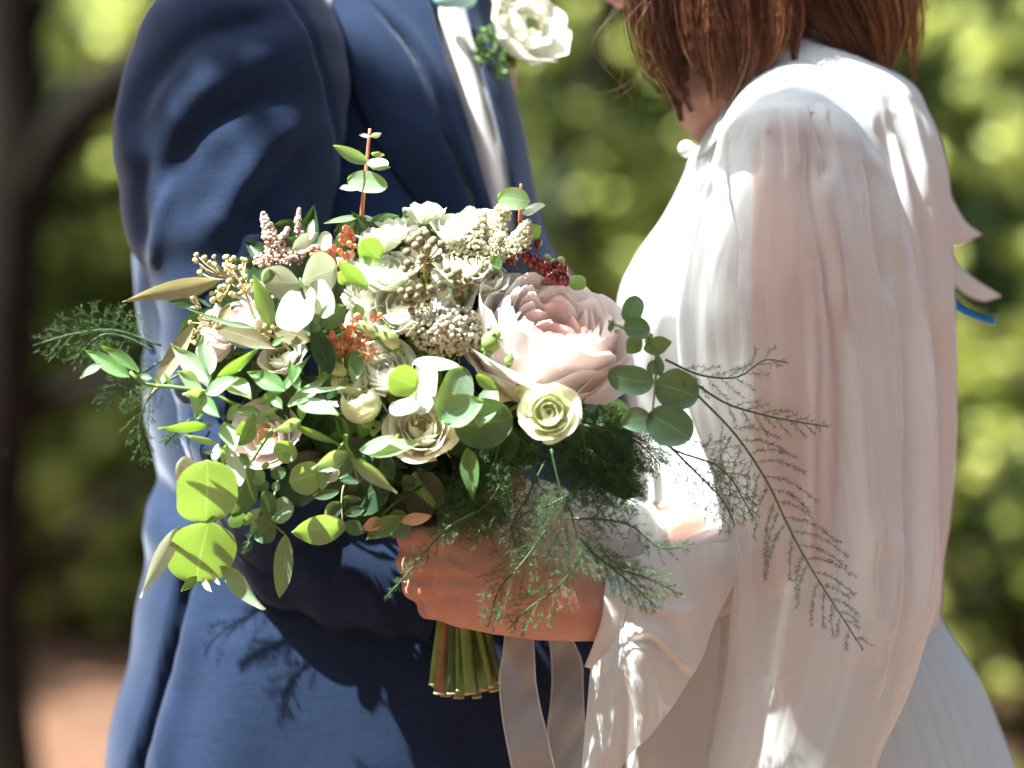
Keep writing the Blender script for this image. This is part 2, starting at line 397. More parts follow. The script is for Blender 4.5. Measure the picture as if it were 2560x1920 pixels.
if BUILD_BG:
    # the near dark tree at the left edge, its bare limbs reaching across
    yt = 4.6
    e = bpy.data.objects.new('tree', None); COL.objects.link(e); e.location = (P(20, 960, yt).x, yt, 0)
    tag(e, 'dark bare trunked tree with slanting limbs at the left edge', 'tree')
    off = np.array(e.location)
    def LQ(x, y): return np.array(P(x, y, yt)) - off
    V, F = tube_data(spline([(0.02, 0, -0.2), LQ(-30, 1500), LQ(0, 900), LQ(40, 300), LQ(-30, -400), LQ(-80, -2200)], 20), np.linspace(0.11, 0.07, 20), 10)
    for pts, r in ((((20, 560), (150, 340), (400, 130), (700, -80)), 0.093), (((20, 520), (180, 515), (420, 470)), 0.033), (((-10, 1060), (120, 1000), (330, 930)), 0.060), (((0, 1500), (200, 1330), (380, 1180)), 0.025), (((30, 200), (150, -60), (330, -300)), 0.04)):
        v, f = tube_data(spline([LQ(*p) for p in pts], 12), np.linspace(r, r * 0.55, 12), 8, len(V)); V += v; F += f
    ob('trunk', mesh('trunk', V, F), M['bark'], e)
    c, rr = clumps((0.6, 0.3, 4.3), (1.6, 1.2, 0.8), 14, 0.5)
    ob('crown', leaf_cloud(c, rr, 2600, 0.12), M['f1'], e)
    sh = [(-2.6, 9.4, 1.6, 0.9, 'f2'), (-1.75, 9.6, 2.3, 0.9, 'f2'), (-0.9, 10.0, 2.6, 1.0, 'f1'), (-2.9, 11.0, 3.4, 1.2, 'f2'), (0.1, 7.8, 2.2, 0.8, 'f1'),
          (0.75, 9.2, 2.4, 1.0, 'f2'), (1.6, 7.4, 2.5, 0.9, 'f1'), (2.5, 8.4, 1.9, 0.9, 'f2'), (1.9, 10.4, 3.2, 1.2, 'f1'), (3.2, 10.0, 3.0, 1.2, 'f1'), (0.4, 11.8, 3.4, 1.3, 'f1'), (-1.6, 12.4, 3.6, 1.3, 'f1'), (1.62, 5.0, 1.15, 0.5, 'f1'), (1.5, 6.3, 1.3, 0.55, 'f2'), (2.15, 6.6, 1.5, 0.7, 'f1'), (-1.95, 9.3, 1.0, 0.6, 'f2'), (-2.75, 10.2, 1.1, 0.7, 'f1'), (-1.3, 8.6, 1.2, 0.6, 'f1')]
    lab = ['low yellow green shrub by the dirt path at far left', 'tall yellow green shrub just left of the suit', 'bushy green shrub hidden mostly behind the suit', 'tall loose shrub rising behind the bare limbs',
           'green shrub seen in the gap between suit and blouse', 'yellow green shrub farther back between the couple', 'dark green shrub behind the white blouse', 'low yellow shrub right of the white skirt',
           'tall shrub above the white bow tails', 'big green shrub at the far right edge', 'tall far shrub behind the gap above the bouquet', 'tall far shrub behind the blue shoulder', 'low shrub beside the lower edge of the white skirt', 'low yellow green shrub just behind the white skirt', 'bushy low shrub at the lower right edge', 'small shrub where the dirt path ends at left', 'small dark shrub beyond the dirt path at left', 'low shrub beside the hip of the blue suit']
    for i, ((x, y, h, r, m), l) in enumerate(zip(sh, lab)):
        shrub((x, y, 0), h, r, int(2300 * r * h / 2), 0.085, 'f1' if m == 'f2' and i % 2 else ('f3' if i % 3 == 0 else m), l, 'shrubs behind the couple')
    tr = [(-3.6, 12.5, 'f2', 'slender tree behind the path at the left'), (-0.4, 13.2, 'f1', 'slender tree behind the suit'), (1.2, 12.6, 'f1', 'slender tree in the gap between the two people'), (3.4, 13.5, 'f1', 'slender tree at the far right behind the shrubs'), (2.3, 12.2, 'f3', 'dark crowned tree behind the brown hair')]
    for x, y, m, l in tr:
        tree((x, y, 0), 4.2, (1.3, 0.9, 1.6), 3.6, 4200, 0.11, m, l, 'trees behind the couple', 0.1)
    # the wood far behind as one mass
    c = [(x, 17 + rng.random() * 3, 0.3 + 6.2 * rng.random()) for x in np.linspace(-9, 9, 90)] + [(x, 21, 0.3 + 7 * rng.random()) for x in np.linspace(-12, 12, 90)]
    o = ob('woods', leaf_cloud(c, np.full((180, 3), 1.1), 52000, 0.30), M['f3'], kind='stuff'); o['label'] = 'dense shaded wood closing the view'
    c = [(9.5 * math.cos(t), -1.5 + 9.5 * math.sin(t), 0.4 + 8.6 * rng.random()) for t in np.linspace(math.pi * 0.86, math.pi * 2.14, 420)]
    o = ob('woods', leaf_cloud(c, np.full((420, 3), 1.0), 40000, 0.45), M['f1'], kind='stuff'); o['label'] = 'unseen green wood behind the camera, cutting the sky light'  # wood ring out of view, height and density set to cut sky fill
    # out-of-view crowns placed to dapple the couple, the path and the shrubs
    def overhead(px, py, y, t, r, n, nc, sub, trunk, label, size=0.10, mat='f1'):
        q = P(px, py, y) + SUNV * t
        e = tree((trunk[0], trunk[1], 0), q.z, r, q.z, n, size, mat, label, 'trees whose crowns shade the couple', 0.16, nc, sub, (q.x - trunk[0], q.y - trunk[1]))
        return e
    C_, R_ = [], []
    def shade(pts, r, y, lo=2.3, hi=3.3):
        for a in pts:
            if a[0] > 1240 and a[0] < 1610 + .51 * max(0, a[1] - 850): continue
            C_.append(np.array(P(a[0], a[1], y) + SUNV * (lo + (hi - lo) * rng.random()))); R_.append(r)  # unseen clump set up-sun of each spot to be shaded
    shade([(x + rng.normal() * 30, y_ + rng.normal() * 30) for x in range(1790, 2420, 110) for y_ in range(120, 1950, 120)], .05, .0)
    shade([(x + rng.normal() * 20, y_ + rng.normal() * 20) for x in range(1450, 1800, 100) for y_ in range(760, 1360, 110)], .04, -.08)
    shade([(340, 300), (500, 330), (430, 420), (560, 480), (760, 330), (860, 240), (900, 420), (980, 300), (800, 480), (1000, 150), (1080, 380), (1150, 250), (700, 420), (400, 560), (330, 420), (360, 180), (930, 330), (1180, 430), (1060, 240)], .05, .12)
    shade([(x + rng.normal() * 20, y_ + rng.normal() * 20) for x in range(1500, 1860, 100) for y_ in range(1380, 1950, 110)], .04, -.03)
    q = np.mean(C_, 0); tb = np.array((-2.9, -2.7, 0))
    e = bpy.data.objects.new('tree', None); COL.objects.link(e); e.location = tb
    tag(e, 'leafy tree outside the view, its clumps placed to shade the couple', 'tree')
    ob('crown', leaf_cloud(np.array(C_) - tb, R_, 3000, 0.06), M['f1'], e)
    V, F = trunk_data((0, 0, -.15), (.3, .2, 3.6), .15, .08, [((.25, .15, 2.9), tuple(C_[k] - tb), .03) for k in (10, 40)])
    ob('trunk', mesh('trunk', V, F), M['bark'], e)
    lb = ['unseen tree outside the left edge added to shade the path', 'tree with unseen crown added to dapple the dirt path', 'tree with unseen crown added to dapple the left shrubs', 'tree with unseen crown added to dapple the middle shrubs', 'tree with unseen crown added to dapple the far shrubs', 'tree with unseen crown added to dapple the right shrubs']
    for i, (x, y, z) in enumerate([(-5.2, 7.0, 5.6), (-2.8, 7.2, 5.9), (-4.2, 11.0, 6.2), (-1.6, 10.8, 6.4), (0.8, 10.2, 6.2), (-0.3, 7.2, 5.9)]):
        tree((x - 0.6, y + 0.4, 0), z, (1.7, 1.9, 0.8), z, [1300, 1400, 380, 420, 420, 440][i], 0.42, 'f1', lb[i], 'trees with unseen crowns added for dapple', 0.12, 26, 0.6, (0.6, -0.4))  # unseen crowns added so their gaps throw sun patches below

# ------------------------------------------------------------------ bodies: ellipsoids fused into one continuous skin
def blobs_to_mesh(name, chains, voxel, smooth=6):
    V = []; F = []
    sv, sf = uvsphere(14, 9)
    sv = np.array(sv)
    for ch in chains:
        keys = [list(P(a[0], a[1], a[2])) + list(a[3:6]) for a in ch]
        for a, c in zip(keys[:-1], keys[1:]):
            a = np.array(a); c = np.array(c); L = np.linalg.norm(a[:3] - c[:3]); st = max(2, int(L / (0.22 * min(a[3:].min(), c[3:].min()))) + 1)
            for t in np.linspace(0, 1, st):
                q = a * (1 - t) + c * t; o = len(V)
                V += list(sv * q[3:6] + q[:3]); F += [tuple(i + o for i in f) for f in sf]
    tmp = bpy.data.objects.new('tmp', mesh('tmp', V, F)); COL.objects.link(tmp)
    m = tmp.modifiers.new('r', 'REMESH'); m.mode = 'VOXEL'; m.voxel_size = voxel; m.use_smooth_shade = True
    s = tmp.modifiers.new('s', 'SMOOTH'); s.factor = 0.5; s.iterations = smooth
    dg = bpy.context.evaluated_depsgraph_get(); me = bpy.data.meshes.new_from_object(tmp.evaluated_get(dg)); me.name = name
    bpy.data.objects.remove(tmp); me.polygons.foreach_set('use_smooth', [True] * len(me.polygons)); return me

def fold_disp(X, Y, folds):
    """X,Y photo-space arrays -> outward displacement in metres from ridge lines (amp>0) and valleys (amp<0)"""
    D = np.zeros_like(X)
    for pts, wd, amp in folds:
        p = spline([(a, c) for a, c in pts], 24) if len(pts) > 2 else spline(pts, 12)
        best = np.full(X.shape, 1e9); tt = np.zeros_like(X)
        for i in range(len(p) - 1):
            d = p[i + 1] - p[i]; L = d @ d + 1e-9
            u = np.clip(((X - p[i, 0]) * d[0] + (Y - p[i, 1]) * d[1]) / L, 0, 1)
            q = (X - p[i, 0] - u * d[0]) ** 2 + (Y - p[i, 1] - u * d[1]) ** 2
            k = q < best; best[k] = q[k]; tt[k] = ((i + u) / (len(p) - 1))[k]
        D += amp * np.exp(-best / wd ** 2) * np.clip(np.minimum(tt, 1 - tt) * 5 + 0.25, 0, 1)
    return D
def wob(X, Y, s, seed):
    """cheap smooth noise on arrays"""
    r = np.random.default_rng(int(seed * 10)); D = np.zeros_like(X)
    for i in range(9):
        a = r.normal(size=2) / s; D += np.sin(X * a[0] + Y * a[1] + r.random() * 6.28)
    return D / 4.5
def garment(name, rows, mat, parent, folds=(), nu=150, nv=170, noise=(0.0, 100, 1), power=1.0, th=(0, 2 * math.pi), yfun=None, label=None, stretch=1.0):
    """rows: (py, x_left, x_right, y_centre, half_depth); a closed (or partly open) tube whose outline follows the rows"""
    G = interp(rows, nv); a = np.linspace(th[0], th[1], nu, endpoint=(th[1] - th[0] < 6.28))
    ca, sa = np.cos(a), np.sin(a)
    ca = np.sign(ca) * np.abs(ca) ** power; sa = np.sign(sa) * np.abs(sa) ** power
    PY = G[:, 0][:, None] + 0 * ca; cx = ((G[:, 1] + G[:, 2]) / 2)[:, None]; rx = ((G[:, 2] - G[:, 1]) / 2)[:, None]
    PX = cx - rx * ca; YC = G[:, 3][:, None] - G[:, 4][:, None] * sa
    fr = np.clip(sa * 1.6 + 0.35, 0.0, 1)
    D = fold_disp(PX, PY, folds) * fr + noise[0] * wob(PX, PY / stretch, noise[1], noise[2])
    k0 = (G[:, 3][:, None] - CAMY) * K0
    X = (PX - 1280) * k0; Z = CZ - (PY - 960) * k0; Yv = YC
    nx = -ca / np.maximum(rx * k0, 1e-4); ny = -sa / np.maximum(G[:, 4][:, None], 1e-4)
    nl = np.sqrt(nx ** 2 + ny ** 2) + 1e-9
    X = X + D * nx / nl; Yv = Yv + D * ny / nl
    V = np.stack([X, Yv, Z], -1).reshape(-1, 3)
    u = np.repeat(np.linspace(0, 1, nu)[None], nv, 0); v = np.repeat(np.linspace(0, 1, nv)[:, None], nu, 1)
    me = mesh(name, V, quads(nu, nv, th[1] - th[0] >= 6.28), np.stack([u, v], -1).reshape(-1, 2))
    return ob(name, me, mat, parent, label)
def patch(name, A, B, mat, parent, yA, yB, nu=90, nv=60, folds=(), bulge=0.0, noise=(0, 80, 1), label=None, thick=0.0, wave=None):
    """sheet stretched between two photo-space curves with depths yA, yB (per point or one)"""
    def c3(C, y):
        y = [y] * len(C) if np.isscalar(y) else y
        return spline([(p[0], p[1], q) for p, q in zip(C, y)], nu)
    a, c = c3(A, yA), c3(B, yB); t = np.linspace(0, 1, nv)[:, None, None]
    G = a[None] * (1 - t) + c[None] * t
    D = fold_disp(G[..., 0], G[..., 1], folds) + noise[0] * wob(G[..., 0], G[..., 1], noise[1], noise[2]) + bulge * np.sin(np.pi * t[..., 0]) * np.sin(np.pi * np.linspace(0, 1, nu))[None]
    if wave is not None:
        ss = np.linspace(0, 1, nu)[None]; D = D + wave(ss, t[..., 0])
    Y = G[..., 2]; k = (Y - CAMY) * K0
    X = (G[..., 0] - 1280) * k; Z = CZ - (G[..., 1] - 960) * k; Y = Y - D
    V = np.stack([X, Y, Z], -1).reshape(-1, 3); F = quads(nu, nv)
    u = np.repeat(np.linspace(0, 1, nu)[None], nv, 0); v = np.repeat(np.linspace(0, 1, nv)[:, None], nu, 1)
    o = ob(name, mesh(name, V, F, np.stack([u, v], -1).reshape(-1, 2)), mat, parent, label)
    if thick:
        m = o.modifiers.new('t', 'SOLIDIFY'); m.thickness = thick; m.offset = 0
    return o
def quick_leaf_mesh(L, Wd, prof, cup, bend, nl=11, nw=7, wavy=0.0, seed=0, fold=0.0):
    V = []; UV = []; r = random.Random(seed); p1, p2 = r.random() * 6, r.random() * 6
    for j in range(nl):
        t = 0.5 - 0.5 * math.cos(math.pi * j / (nl - 1)); hw0 = prof(t) * Wd / 2; wl = 1 + .045 * math.sin(t * 8 + p1) + .01 * math.sin(t * 15 + p2); wr = 1 + .045 * math.sin(t * 7 + p2 + 2) + .01 * math.sin(t * 17 + p1)
        for i in range(nw):
            s = 2 * i / (nw - 1) - 1
            z = cup * Wd * s * s + fold * Wd * abs(s) + bend * L * (t - t * t) * 1.0 + wavy * Wd * math.sin(t * 7 + p1 + s * 2) * abs(s) + wavy * .5 * Wd * math.sin(5 * t + p2)
            hw = hw0 * (wl if s < 0 else wr)
            V.append((s * hw + L * .03 * math.sin(t * 3 + p2), t * L, z)); UV.append((0.5 + s * 0.5, t))
    return mesh('leaf', V, quads(nw, nl), UV)

# ------------------------------------------------------------------ the groom
gr = bpy.data.objects.new('person', None); COL.objects.link(gr); gr.location = (0, 0, 0)
tag(gr, 'person in a navy blue suit with white shirt and boutonniere', 'person')
chain_g = [
    [(1000, -640, 0.30, .07, .09, .08), (1010, -520, 0.29, .075, .095, .10), (1040, -400, 0.29, .07, .085, .09)],
    [(1080, -330, 0.26, .05, .06, .05), (1100, -270, 0.26, .05, .055, .04)],
    [(1000, -300, 0.31, .058, .062, .06), (980, -100, 0.33, .062, .066, .06), (960, 60, 0.34, .09, .09, .07)],
    [(940, 150, 0.36, .14, .10, .08), (950, 800, 0.36, .13, .10, .1), (960, 1500, 0.36, .13, .10, .1), (940, 1900, 0.36, .13, .10, .1)],
    [(900, 150, 0.36, .1, .09, .07), (640, 130, 0.22, .06, .06, .06)],
    [(640, 130, 0.22, .055, .05, .05), (660, 1150, 0.16, .045, .042, .045)],
    [(660, 1150, 0.16, .042, .04, .042), (1050, 1440, 0.13, .033, .03, .033)],
    [(1330, 760, 0.36, .05, .05, .05), (1420, 1000, 0.32, .045, .045, .045), (1420, 1330, 0.24, .04, .04, .04), (1640, 1340, 0.16, .03, .03, .028)],
    # the hand resting at her elbow
    [(1660, 1325, 0.13, .026, .022, .026), (1735, 1318, 0.11, .030, .022, .022)],
    [(1730, 1300, 0.105, .016, .014, .014), (1785, 1308, 0.10, .014, .013, .013), (1825, 1335, 0.10, .012, .012, .012)],
    [(1690, 1345, 0.105, .014, .013, .010), (1760, 1352, 0.095, .012, .011, .009), (1815, 1360, 0.09, .011, .010, .008)],
    [(1680, 1360, 0.11, .013, .012, .010), (1740, 1375, 0.10, .011, .010, .009), (1790, 1385, 0.10, .010, .010, .008)],
    [(1700, 1330, 0.12, .013, .012, .010), (1790, 1335, 0.115, .011, .010, .009)],
    [(1050, 1440, 0.12, .030, .018, .034), (1150, 1460, 0.12, .032, .016, .036)],
    [(1150, 1440, 0.115, .010, .010, .010), (1230, 1450, 0.10, .009, .009, .009), (1270, 1470, 0.09, .008, .008, .008)],
    [(1150, 1470, 0.115, .010, .010, .010), (1240, 1490, 0.105, .009, .009, .009)],
    [(1150, 1495, 0.115, .010, .010, .010), (1230, 1520, 0.105, .009, .009, .009)],
    [(1140, 1520, 0.115, .009, .009, .009), (1210, 1545, 0.105, .008, .008, .008)],
    [(1110, 1410, 0.11, .011, .010, .010), (1190, 1400, 0.09, .009, .009, .009)],
]
ob('body', blobs_to_mesh('body', chain_g, 0.005, 6), M['skin'], gr)
# jacket body: outline from the photograph, the near side turned to the camera
rowsJ = [(-240, 880, 1130, .33, .09), (-120, 700, 1190, .33, .10), (0, 560, 1225, .32, .12), (120, 520, 1256, .31, .13), (260, 480, 1288, .31, .14), (450, 430, 1330, .30, .155), (593, 345, 1370, .28, .165),
         (716, 345, 1430, .27, .17), (900, 367, 1530, .27, .165), (1030, 371, 1580, .27, .16), (1157, 392, 1600, .27, .155), (1268, 367, 1605, .27, .16), (1400, 372, 1595, .27, .17), (1513, 348, 1570, .27, .18), (1647, 328, 1560, .27, .19), (1771, 293, 1560, .27, .195), (1920, 272, 1560, .27, .20), (2150, 240, 1560, .27, .20), (2400, 235, 1540, .27, .20)]
foldJ = [([(520, 1400), (500, 1458), (477, 1572), (438, 1697), (398, 1846), (360, 2000)], 11, -0.045), ([(545, 1480), (520, 1600), (480, 1750), (450, 1900)], 30, 0.006),
         ([(380, 700), (392, 900), (400, 1000)], 18, 0.004), ([(360, 860), (420, 890)], 14, -0.006), ([(370, 1180), (440, 1230), (520, 1260)], 40, -0.010), ([(365, 1300), (450, 1350), (560, 1360)], 50, 0.006),
         ([(640, 1500), (640, 1700), (600, 1950)], 90, 0.008), ([(1183, 506), (1025, 127), (900, -60)], 12, -0.002)]
garment('jacket', rowsJ, M['navy'], gr, foldJ, 230, 240, (0.0022, 90, 3), 0.9)
# near sleeve with diagonal drag folds
rowsS = [(-95, 520, 700, .24, .05), (-55, 450, 780, .22, .08), (0, 405, 830, .20, .095), (80, 352, 860, .18, .102), (160, 322, 872, .17, .105), (266, 296, 870, .16, .105), (382, 289, 860, .15, .10), (498, 303, 850, .145, .098), (602, 325, 840, .14, .095), (690, 366, 830, .135, .09),
         (752, 385, 826, .13, .088), (842, 405, 826, .13, .085), (889, 410, 826, .13, .085), (978, 431, 830, .128, .082), (1067, 450, 836, .125, .082), (1139, 470, 840, .122, .08), (1250, 515, 840, .12, .075), (1340, 560, 820, .12, .07), (1420, 620, 770, .12, .05)]
H = FR(0, 0, 1.58)
foldS = [([H(700, 60), H(900, 60), H(1150, 130), H(1350, 120)], 60, 0.010), ([H(1180, 130), H(960, 180), H(760, 260), H(620, 420), H(560, 560)], 34, -0.013),
         ([H(1230, 230), H(1020, 300), H(860, 400), H(700, 600)], 42, 0.012), ([H(1180, 420), H(980, 470), H(800, 620), H(690, 800)], 30, -0.011),
         ([H(1200, 520), H(1080, 640), H(960, 830), H(860, 960)], 38, 0.010), ([H(1250, 620), H(1120, 760), H(1000, 950)], 28, -0.008),
         ([H(540, 300), H(520, 500), H(560, 700)], 30, 0.004), ([H(760, 680), H(690, 880), H(640, 1100)], 22, 0.006), ([H(640, 640), H(600, 820), H(620, 1000)], 22, -0.006),
         ([(440, 980), (520, 1040), (620, 1050)], 26, -0.008), ([(450, 1080), (540, 1120), (640, 1110)], 26, 0.006)]
foldS = [(a, c, d * .62) for a, c, d in foldS] + [([(700, -40), (790, 120), (850, 330), (858, 600), (840, 900)], 7, -.004)]
garment('sleeve', rowsS, M['navy'], gr, foldS, 150, 220, (0.002, 55, 5), 0.95)
# forearm sleeve: tube from elbow toward the hand
p = spline([P(640, 1130, .125), P(690, 1290, .125), P(800, 1400, .12), P(980, 1490, .125), P(1080, 1530, .13)], 26)
V, F = tube_data(p, np.linspace(0.066, 0.044, 26), 26)
V = [np.array(v) + np.array((0, 0.004 * math.sin(v[0] * 140 + v[2] * 60), 0.003 * math.sin(v[0] * 95))) for v in V]
ob('forearm_sleeve', mesh('forearm_sleeve', V, F), M['navy'], gr)
# lapels, shirt front, tie knot
def LJ(y): return 0.17 - 0.02 * (y / 500)
patch('lapel', [(778, -90), (842, 60), (915, 297), (1010, 460), (1120, 600)], [(1045, -90), (1110, 127), (1165, 297), (1221, 494), (1262, 620)], M['navy'], gr, [.205, .175, .155, .14, .13], [.215, .18, .155, .14, .135], 60, 30, bulge=0.012, noise=(0.001, 60, 2), thick=0.004,
      folds=[([(918, 0), (1025, 127), (1110, 330), (1183, 506), (1215, 600)], 9, -0.012), ([(948, 0), (1052, 127), (1135, 330), (1205, 500)], 16, 0.004)])
patch('shirt_front', [(1040, -90), (1063, 0), (1110, 140), (1165, 297), (1221, 494), (1250, 610)], [(1190, -90), (1176, 35), (1205, 160), (1240, 300), (1278, 456), (1300, 610)], M['shirt'], gr, [.24, .215, .20, .185, .175, .17], [.24, .225, .21, .20, .185, .18], 50, 16, bulge=0.012, noise=(0.0012, 30, 4),
      folds=[([(1150, 30), (1190, 160), (1245, 380)], 6, -0.003)])
patch('lapel', [(1150, -90), (1168, 35), (1203, 160), (1240, 300), (1280, 456), (1300, 610)], [(1215, -90), (1245, 92), (1276, 211), (1307, 338), (1330, 480), (1350, 610)], M['navy'], gr, [.225, .21, .195, .185, .175, .165], [.25, .25, .24, .23, .22, .21], 50, 16, bulge=0.008, noise=(0.001, 60, 7), thick=0.004)
V, F = uvsphere(16, 10, M_(48), M_(30), M_(34))
kn = ob('tie_knot', mesh('tie_knot', [(v[0] * (1 + .25 * abs(v[0]) / M_(48)) , v[1], v[2] * (0.75 + .4 * abs(v[0]) / M_(48))) for v in V], F), M['aqua'], gr, loc=P(1138, -4, .19))
# trousers and shoes below the frame
for sx in (700, 1180):
    garment('trouser_leg', [(2100, sx - 260, sx + 260, .30, .13), (3200, sx - 200, sx + 200, .30, .10), (4320, sx - 150, sx + 150, .30, .09)], M['navy'], gr, (), 40, 30, (0.004, 120, 9))
    V, F = uvsphere(16, 10, 0.05, 0.14, 0.055); c = P(sx, 960, .25)
    ob('shoe', mesh('shoe', V, F), M['navyd'], gr, loc=(c.x, .22, 0.05))

# ------------------------------------------------------------------ flower and leaf tools
def dome(px, py):
    q = 1 - ((px - 960) / 560) ** 2 - ((py - 860) / 470) ** 2
    return 0.05 - 0.10 * math.sqrt(max(0, q))
def petal_me(Rr, alpha, spread, vmaxf, lip, ruf, seed, nu=15, nv=13, flare=0.0, asp=1.0):
    r = random.Random(seed); ph = [r.random() * 6.28 for _ in range(5)]
    V = []; UV = []
    for j in range(nv):
        for i in range(nu):
            u = 2 * i / (nu - 1) - 1; t = j / (nv - 1)
            vm = (1 - 0.30 * abs(u) ** 3.0) * (1 + ruf * 0.55 * math.sin(u * 5 + ph[0]) + ruf * 0.28 * math.sin(u * 9 + ph[1]))
            v = t * vm
            a = v * alpha; rad = Rr * (1 + flare * v * v)
            wsp = spread * (0.35 + 0.65 * math.sin(min(1, t * 1.25) * math.pi / 2)) * (1 - 0.0 * t)
            az = u * wsp
            rho = rad * math.sin(a); z = rad * asp * (1 - math.cos(a))
            e = lip * max(0, (t - 0.72) / 0.28) ** 2
            rho += Rr * e; z -= Rr * e * 0.35
            rr = 1 + ruf * 0.5 * t * t * math.sin(u * 7 + ph[2]) + 0.03 * math.sin(u * 3 + t * 4 + ph[3])
            rho *= rr
            # flatter than the sphere it wraps: pull the edges out a little
            V.append((rho * math.cos(az), rho * math.sin(az), z)); UV.append((0.5 + 0.5 * u, t))
    return mesh('petal', V, quads(nu, nv), UV)
def basis(axis):
    z = Vector(axis).normalized(); x = Vector((1, 0.2, 0.1)); x = (x - z * x.dot(z)).normalized(); y = z.cross(x)
    return Matrix((x, y, z)).transposed().to_4x4()
BQ = bpy.data.objects.new('bouquet', None); COL.objects.link(BQ)
BQ.location = (0, 0, 0)
tag(BQ, 'loose wedding bouquet of white and blush flowers with trailing eucalyptus and fern', 'bouquet')
def flower(name, px, py, Rpx, axis, layers, y=None, label=None, seed=1, core='stem'):
    """layers: (radius factor, n petals, alpha deg, spread deg, lip, ruffle, material)"""
    y = dome(px, py) if y is None else y
    c = P(px, py, y); Rm = M_(Rpx, y); B = basis(axis)
    V, F = uvsphere(10, 6, Rm * 0.35, Rm * 0.35, Rm * 0.3)
    V = [(v[0], v[1], v[2] - Rm * 0.72) for v in V]
    sv, sf = tube_data([(0, 0, -Rm * 0.8), (0.01, 0, -Rm * 1.1), (0.0, 0.005, -Rm * 1.6)], 0.0028, 6, len(V)); V += sv; F += sf
    fo = ob(name, mesh(name, V, F), M[core], BQ, label, mw=Matrix.Translation(c) @ B)
    r = random.Random(seed)
    for li, (rf, n, al, sp, lip, ruf, mt, *asp) in enumerate(layers):
        me = [petal_me(Rm * rf, R(al), R(sp), None, lip, ruf, seed * 31 + li * 7 + q, asp=asp[0] if asp else 1.0) for q in range(2)]
        for m_ in me: m_.materials.append(M[mt])
        a0 = r.random() * 6.28
        for k in range(n):
            mm = Matrix.Rotation(a0 + k * 2 * math.pi / n + r.uniform(-.12, .12), 4, 'Z') @ Matrix.Rotation(r.uniform(-.08, .08), 4, 'Y')
            s = r.uniform(0.93, 1.07)
            ob('petal', me[k % 2], None, fo, mw=Matrix.Translation((0, 0, -Rm * rf * 0.62)) @ mm @ Matrix.Scale(s, 4))
    return fo
def rose_layers(inner, outer, n=5, op=1.0, ruf=0.05):
    L = []
    for i in range(n):
        f = i / (n - 1)
        L.append((0.26 + 0.66 * f, 3 + int(2.5 * f), 150 - 62 * f * op, 70 - 12 * f, 0.04 + 0.22 * f * op, ruf, inner if f < 0.5 else outer))
    return L

PROF = {
    'round': lambda t: max(0.0, (1 - abs(2 * t - 1.0) ** 2.25)) ** 0.52,
    'oval': lambda t: max(0.0, math.sin(math.pi * min(1, t ** 0.88))) ** 0.78,
    'lance': lambda t: max(0.0, math.sin(math.pi * t ** 0.78)) ** 1.05 * (1 - 0.12 * t),
    'obov': lambda t: max(0.0, math.sin(math.pi * t ** 1.35)) ** 0.75,
}
LSEED = [0]
def leaf(parent, f, bx, by, tx, ty, wd, dy=0.0, roll=0.0, kind='lance', mat='rus', yo=0.0, cup=0.08, bend=0.0, y=None, wavy=0.02):
    b = f(bx, by); t = f(tx, ty); wpx = wd / SC[f]
    y0 = (dome(*b) if y is None else y) + yo - 0.012
    A = P(*b, y0); T = P(*t, y0 + dy)
    ax = T - A; L = ax.length; Y = ax / L
    view = Vector((0, -1, 0)); N = (view - Y * view.dot(Y)).normalized()
    N = Matrix.Rotation(R(roll), 3, Y) @ N; X = Y.cross(N)
    Wm = M_(wpx, y0) / max(0.35, math.cos(R(roll)))
    LSEED[0] += 1
    fine = wpx > 60
    me = quick_leaf_mesh(L, Wm, PROF[kind], cup, bend, 27 if wpx > 90 else (17 if fine else 11), 9 if fine else 7, wavy, LSEED[0], 0.06 if kind == 'lance' else 0.0)
    mw = Matrix((X, Y, N)).transposed().to_4x4(); mw.translation = A
    return ob('leaf', me, M[mat], parent, mw=mw)
def sprig(name, f, pts, r, mat='stem', label=None, yo=0.0, y=None, r2=None):
    q = []
    for p_ in pts:
        a = f(*p_[:2]); q.append(P(*a, (dome(*a) if y is None else y) + yo - 0.01 + (p_[2] if len(p_) > 2 else 0)))
    return tube(name, q, [r, r2 or r * 0.6], M[mat], BQ, 6, label=label)

# ------------------------------------------------------------------ bouquet: hidden dark greenery inside
r_ = random.Random(5)
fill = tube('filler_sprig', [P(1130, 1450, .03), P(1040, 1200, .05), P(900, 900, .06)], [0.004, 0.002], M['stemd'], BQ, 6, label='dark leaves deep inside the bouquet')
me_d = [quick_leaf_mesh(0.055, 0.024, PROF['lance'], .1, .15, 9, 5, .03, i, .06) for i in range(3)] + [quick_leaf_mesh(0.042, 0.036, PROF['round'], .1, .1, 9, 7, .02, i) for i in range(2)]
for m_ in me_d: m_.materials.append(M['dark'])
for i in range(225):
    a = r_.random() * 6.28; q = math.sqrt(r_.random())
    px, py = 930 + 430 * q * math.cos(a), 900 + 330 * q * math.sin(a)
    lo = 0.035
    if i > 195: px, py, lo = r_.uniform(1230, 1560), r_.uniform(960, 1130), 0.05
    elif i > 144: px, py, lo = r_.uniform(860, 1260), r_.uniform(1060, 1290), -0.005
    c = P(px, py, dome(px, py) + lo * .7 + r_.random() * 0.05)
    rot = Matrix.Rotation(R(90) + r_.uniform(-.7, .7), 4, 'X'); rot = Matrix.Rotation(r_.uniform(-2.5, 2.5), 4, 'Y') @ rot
    ob('leaf', me_d[i % 5], None, fill, mw=Matrix.Translation(c) @ rot @ Matrix.Translation((0, -0.025, 0)))

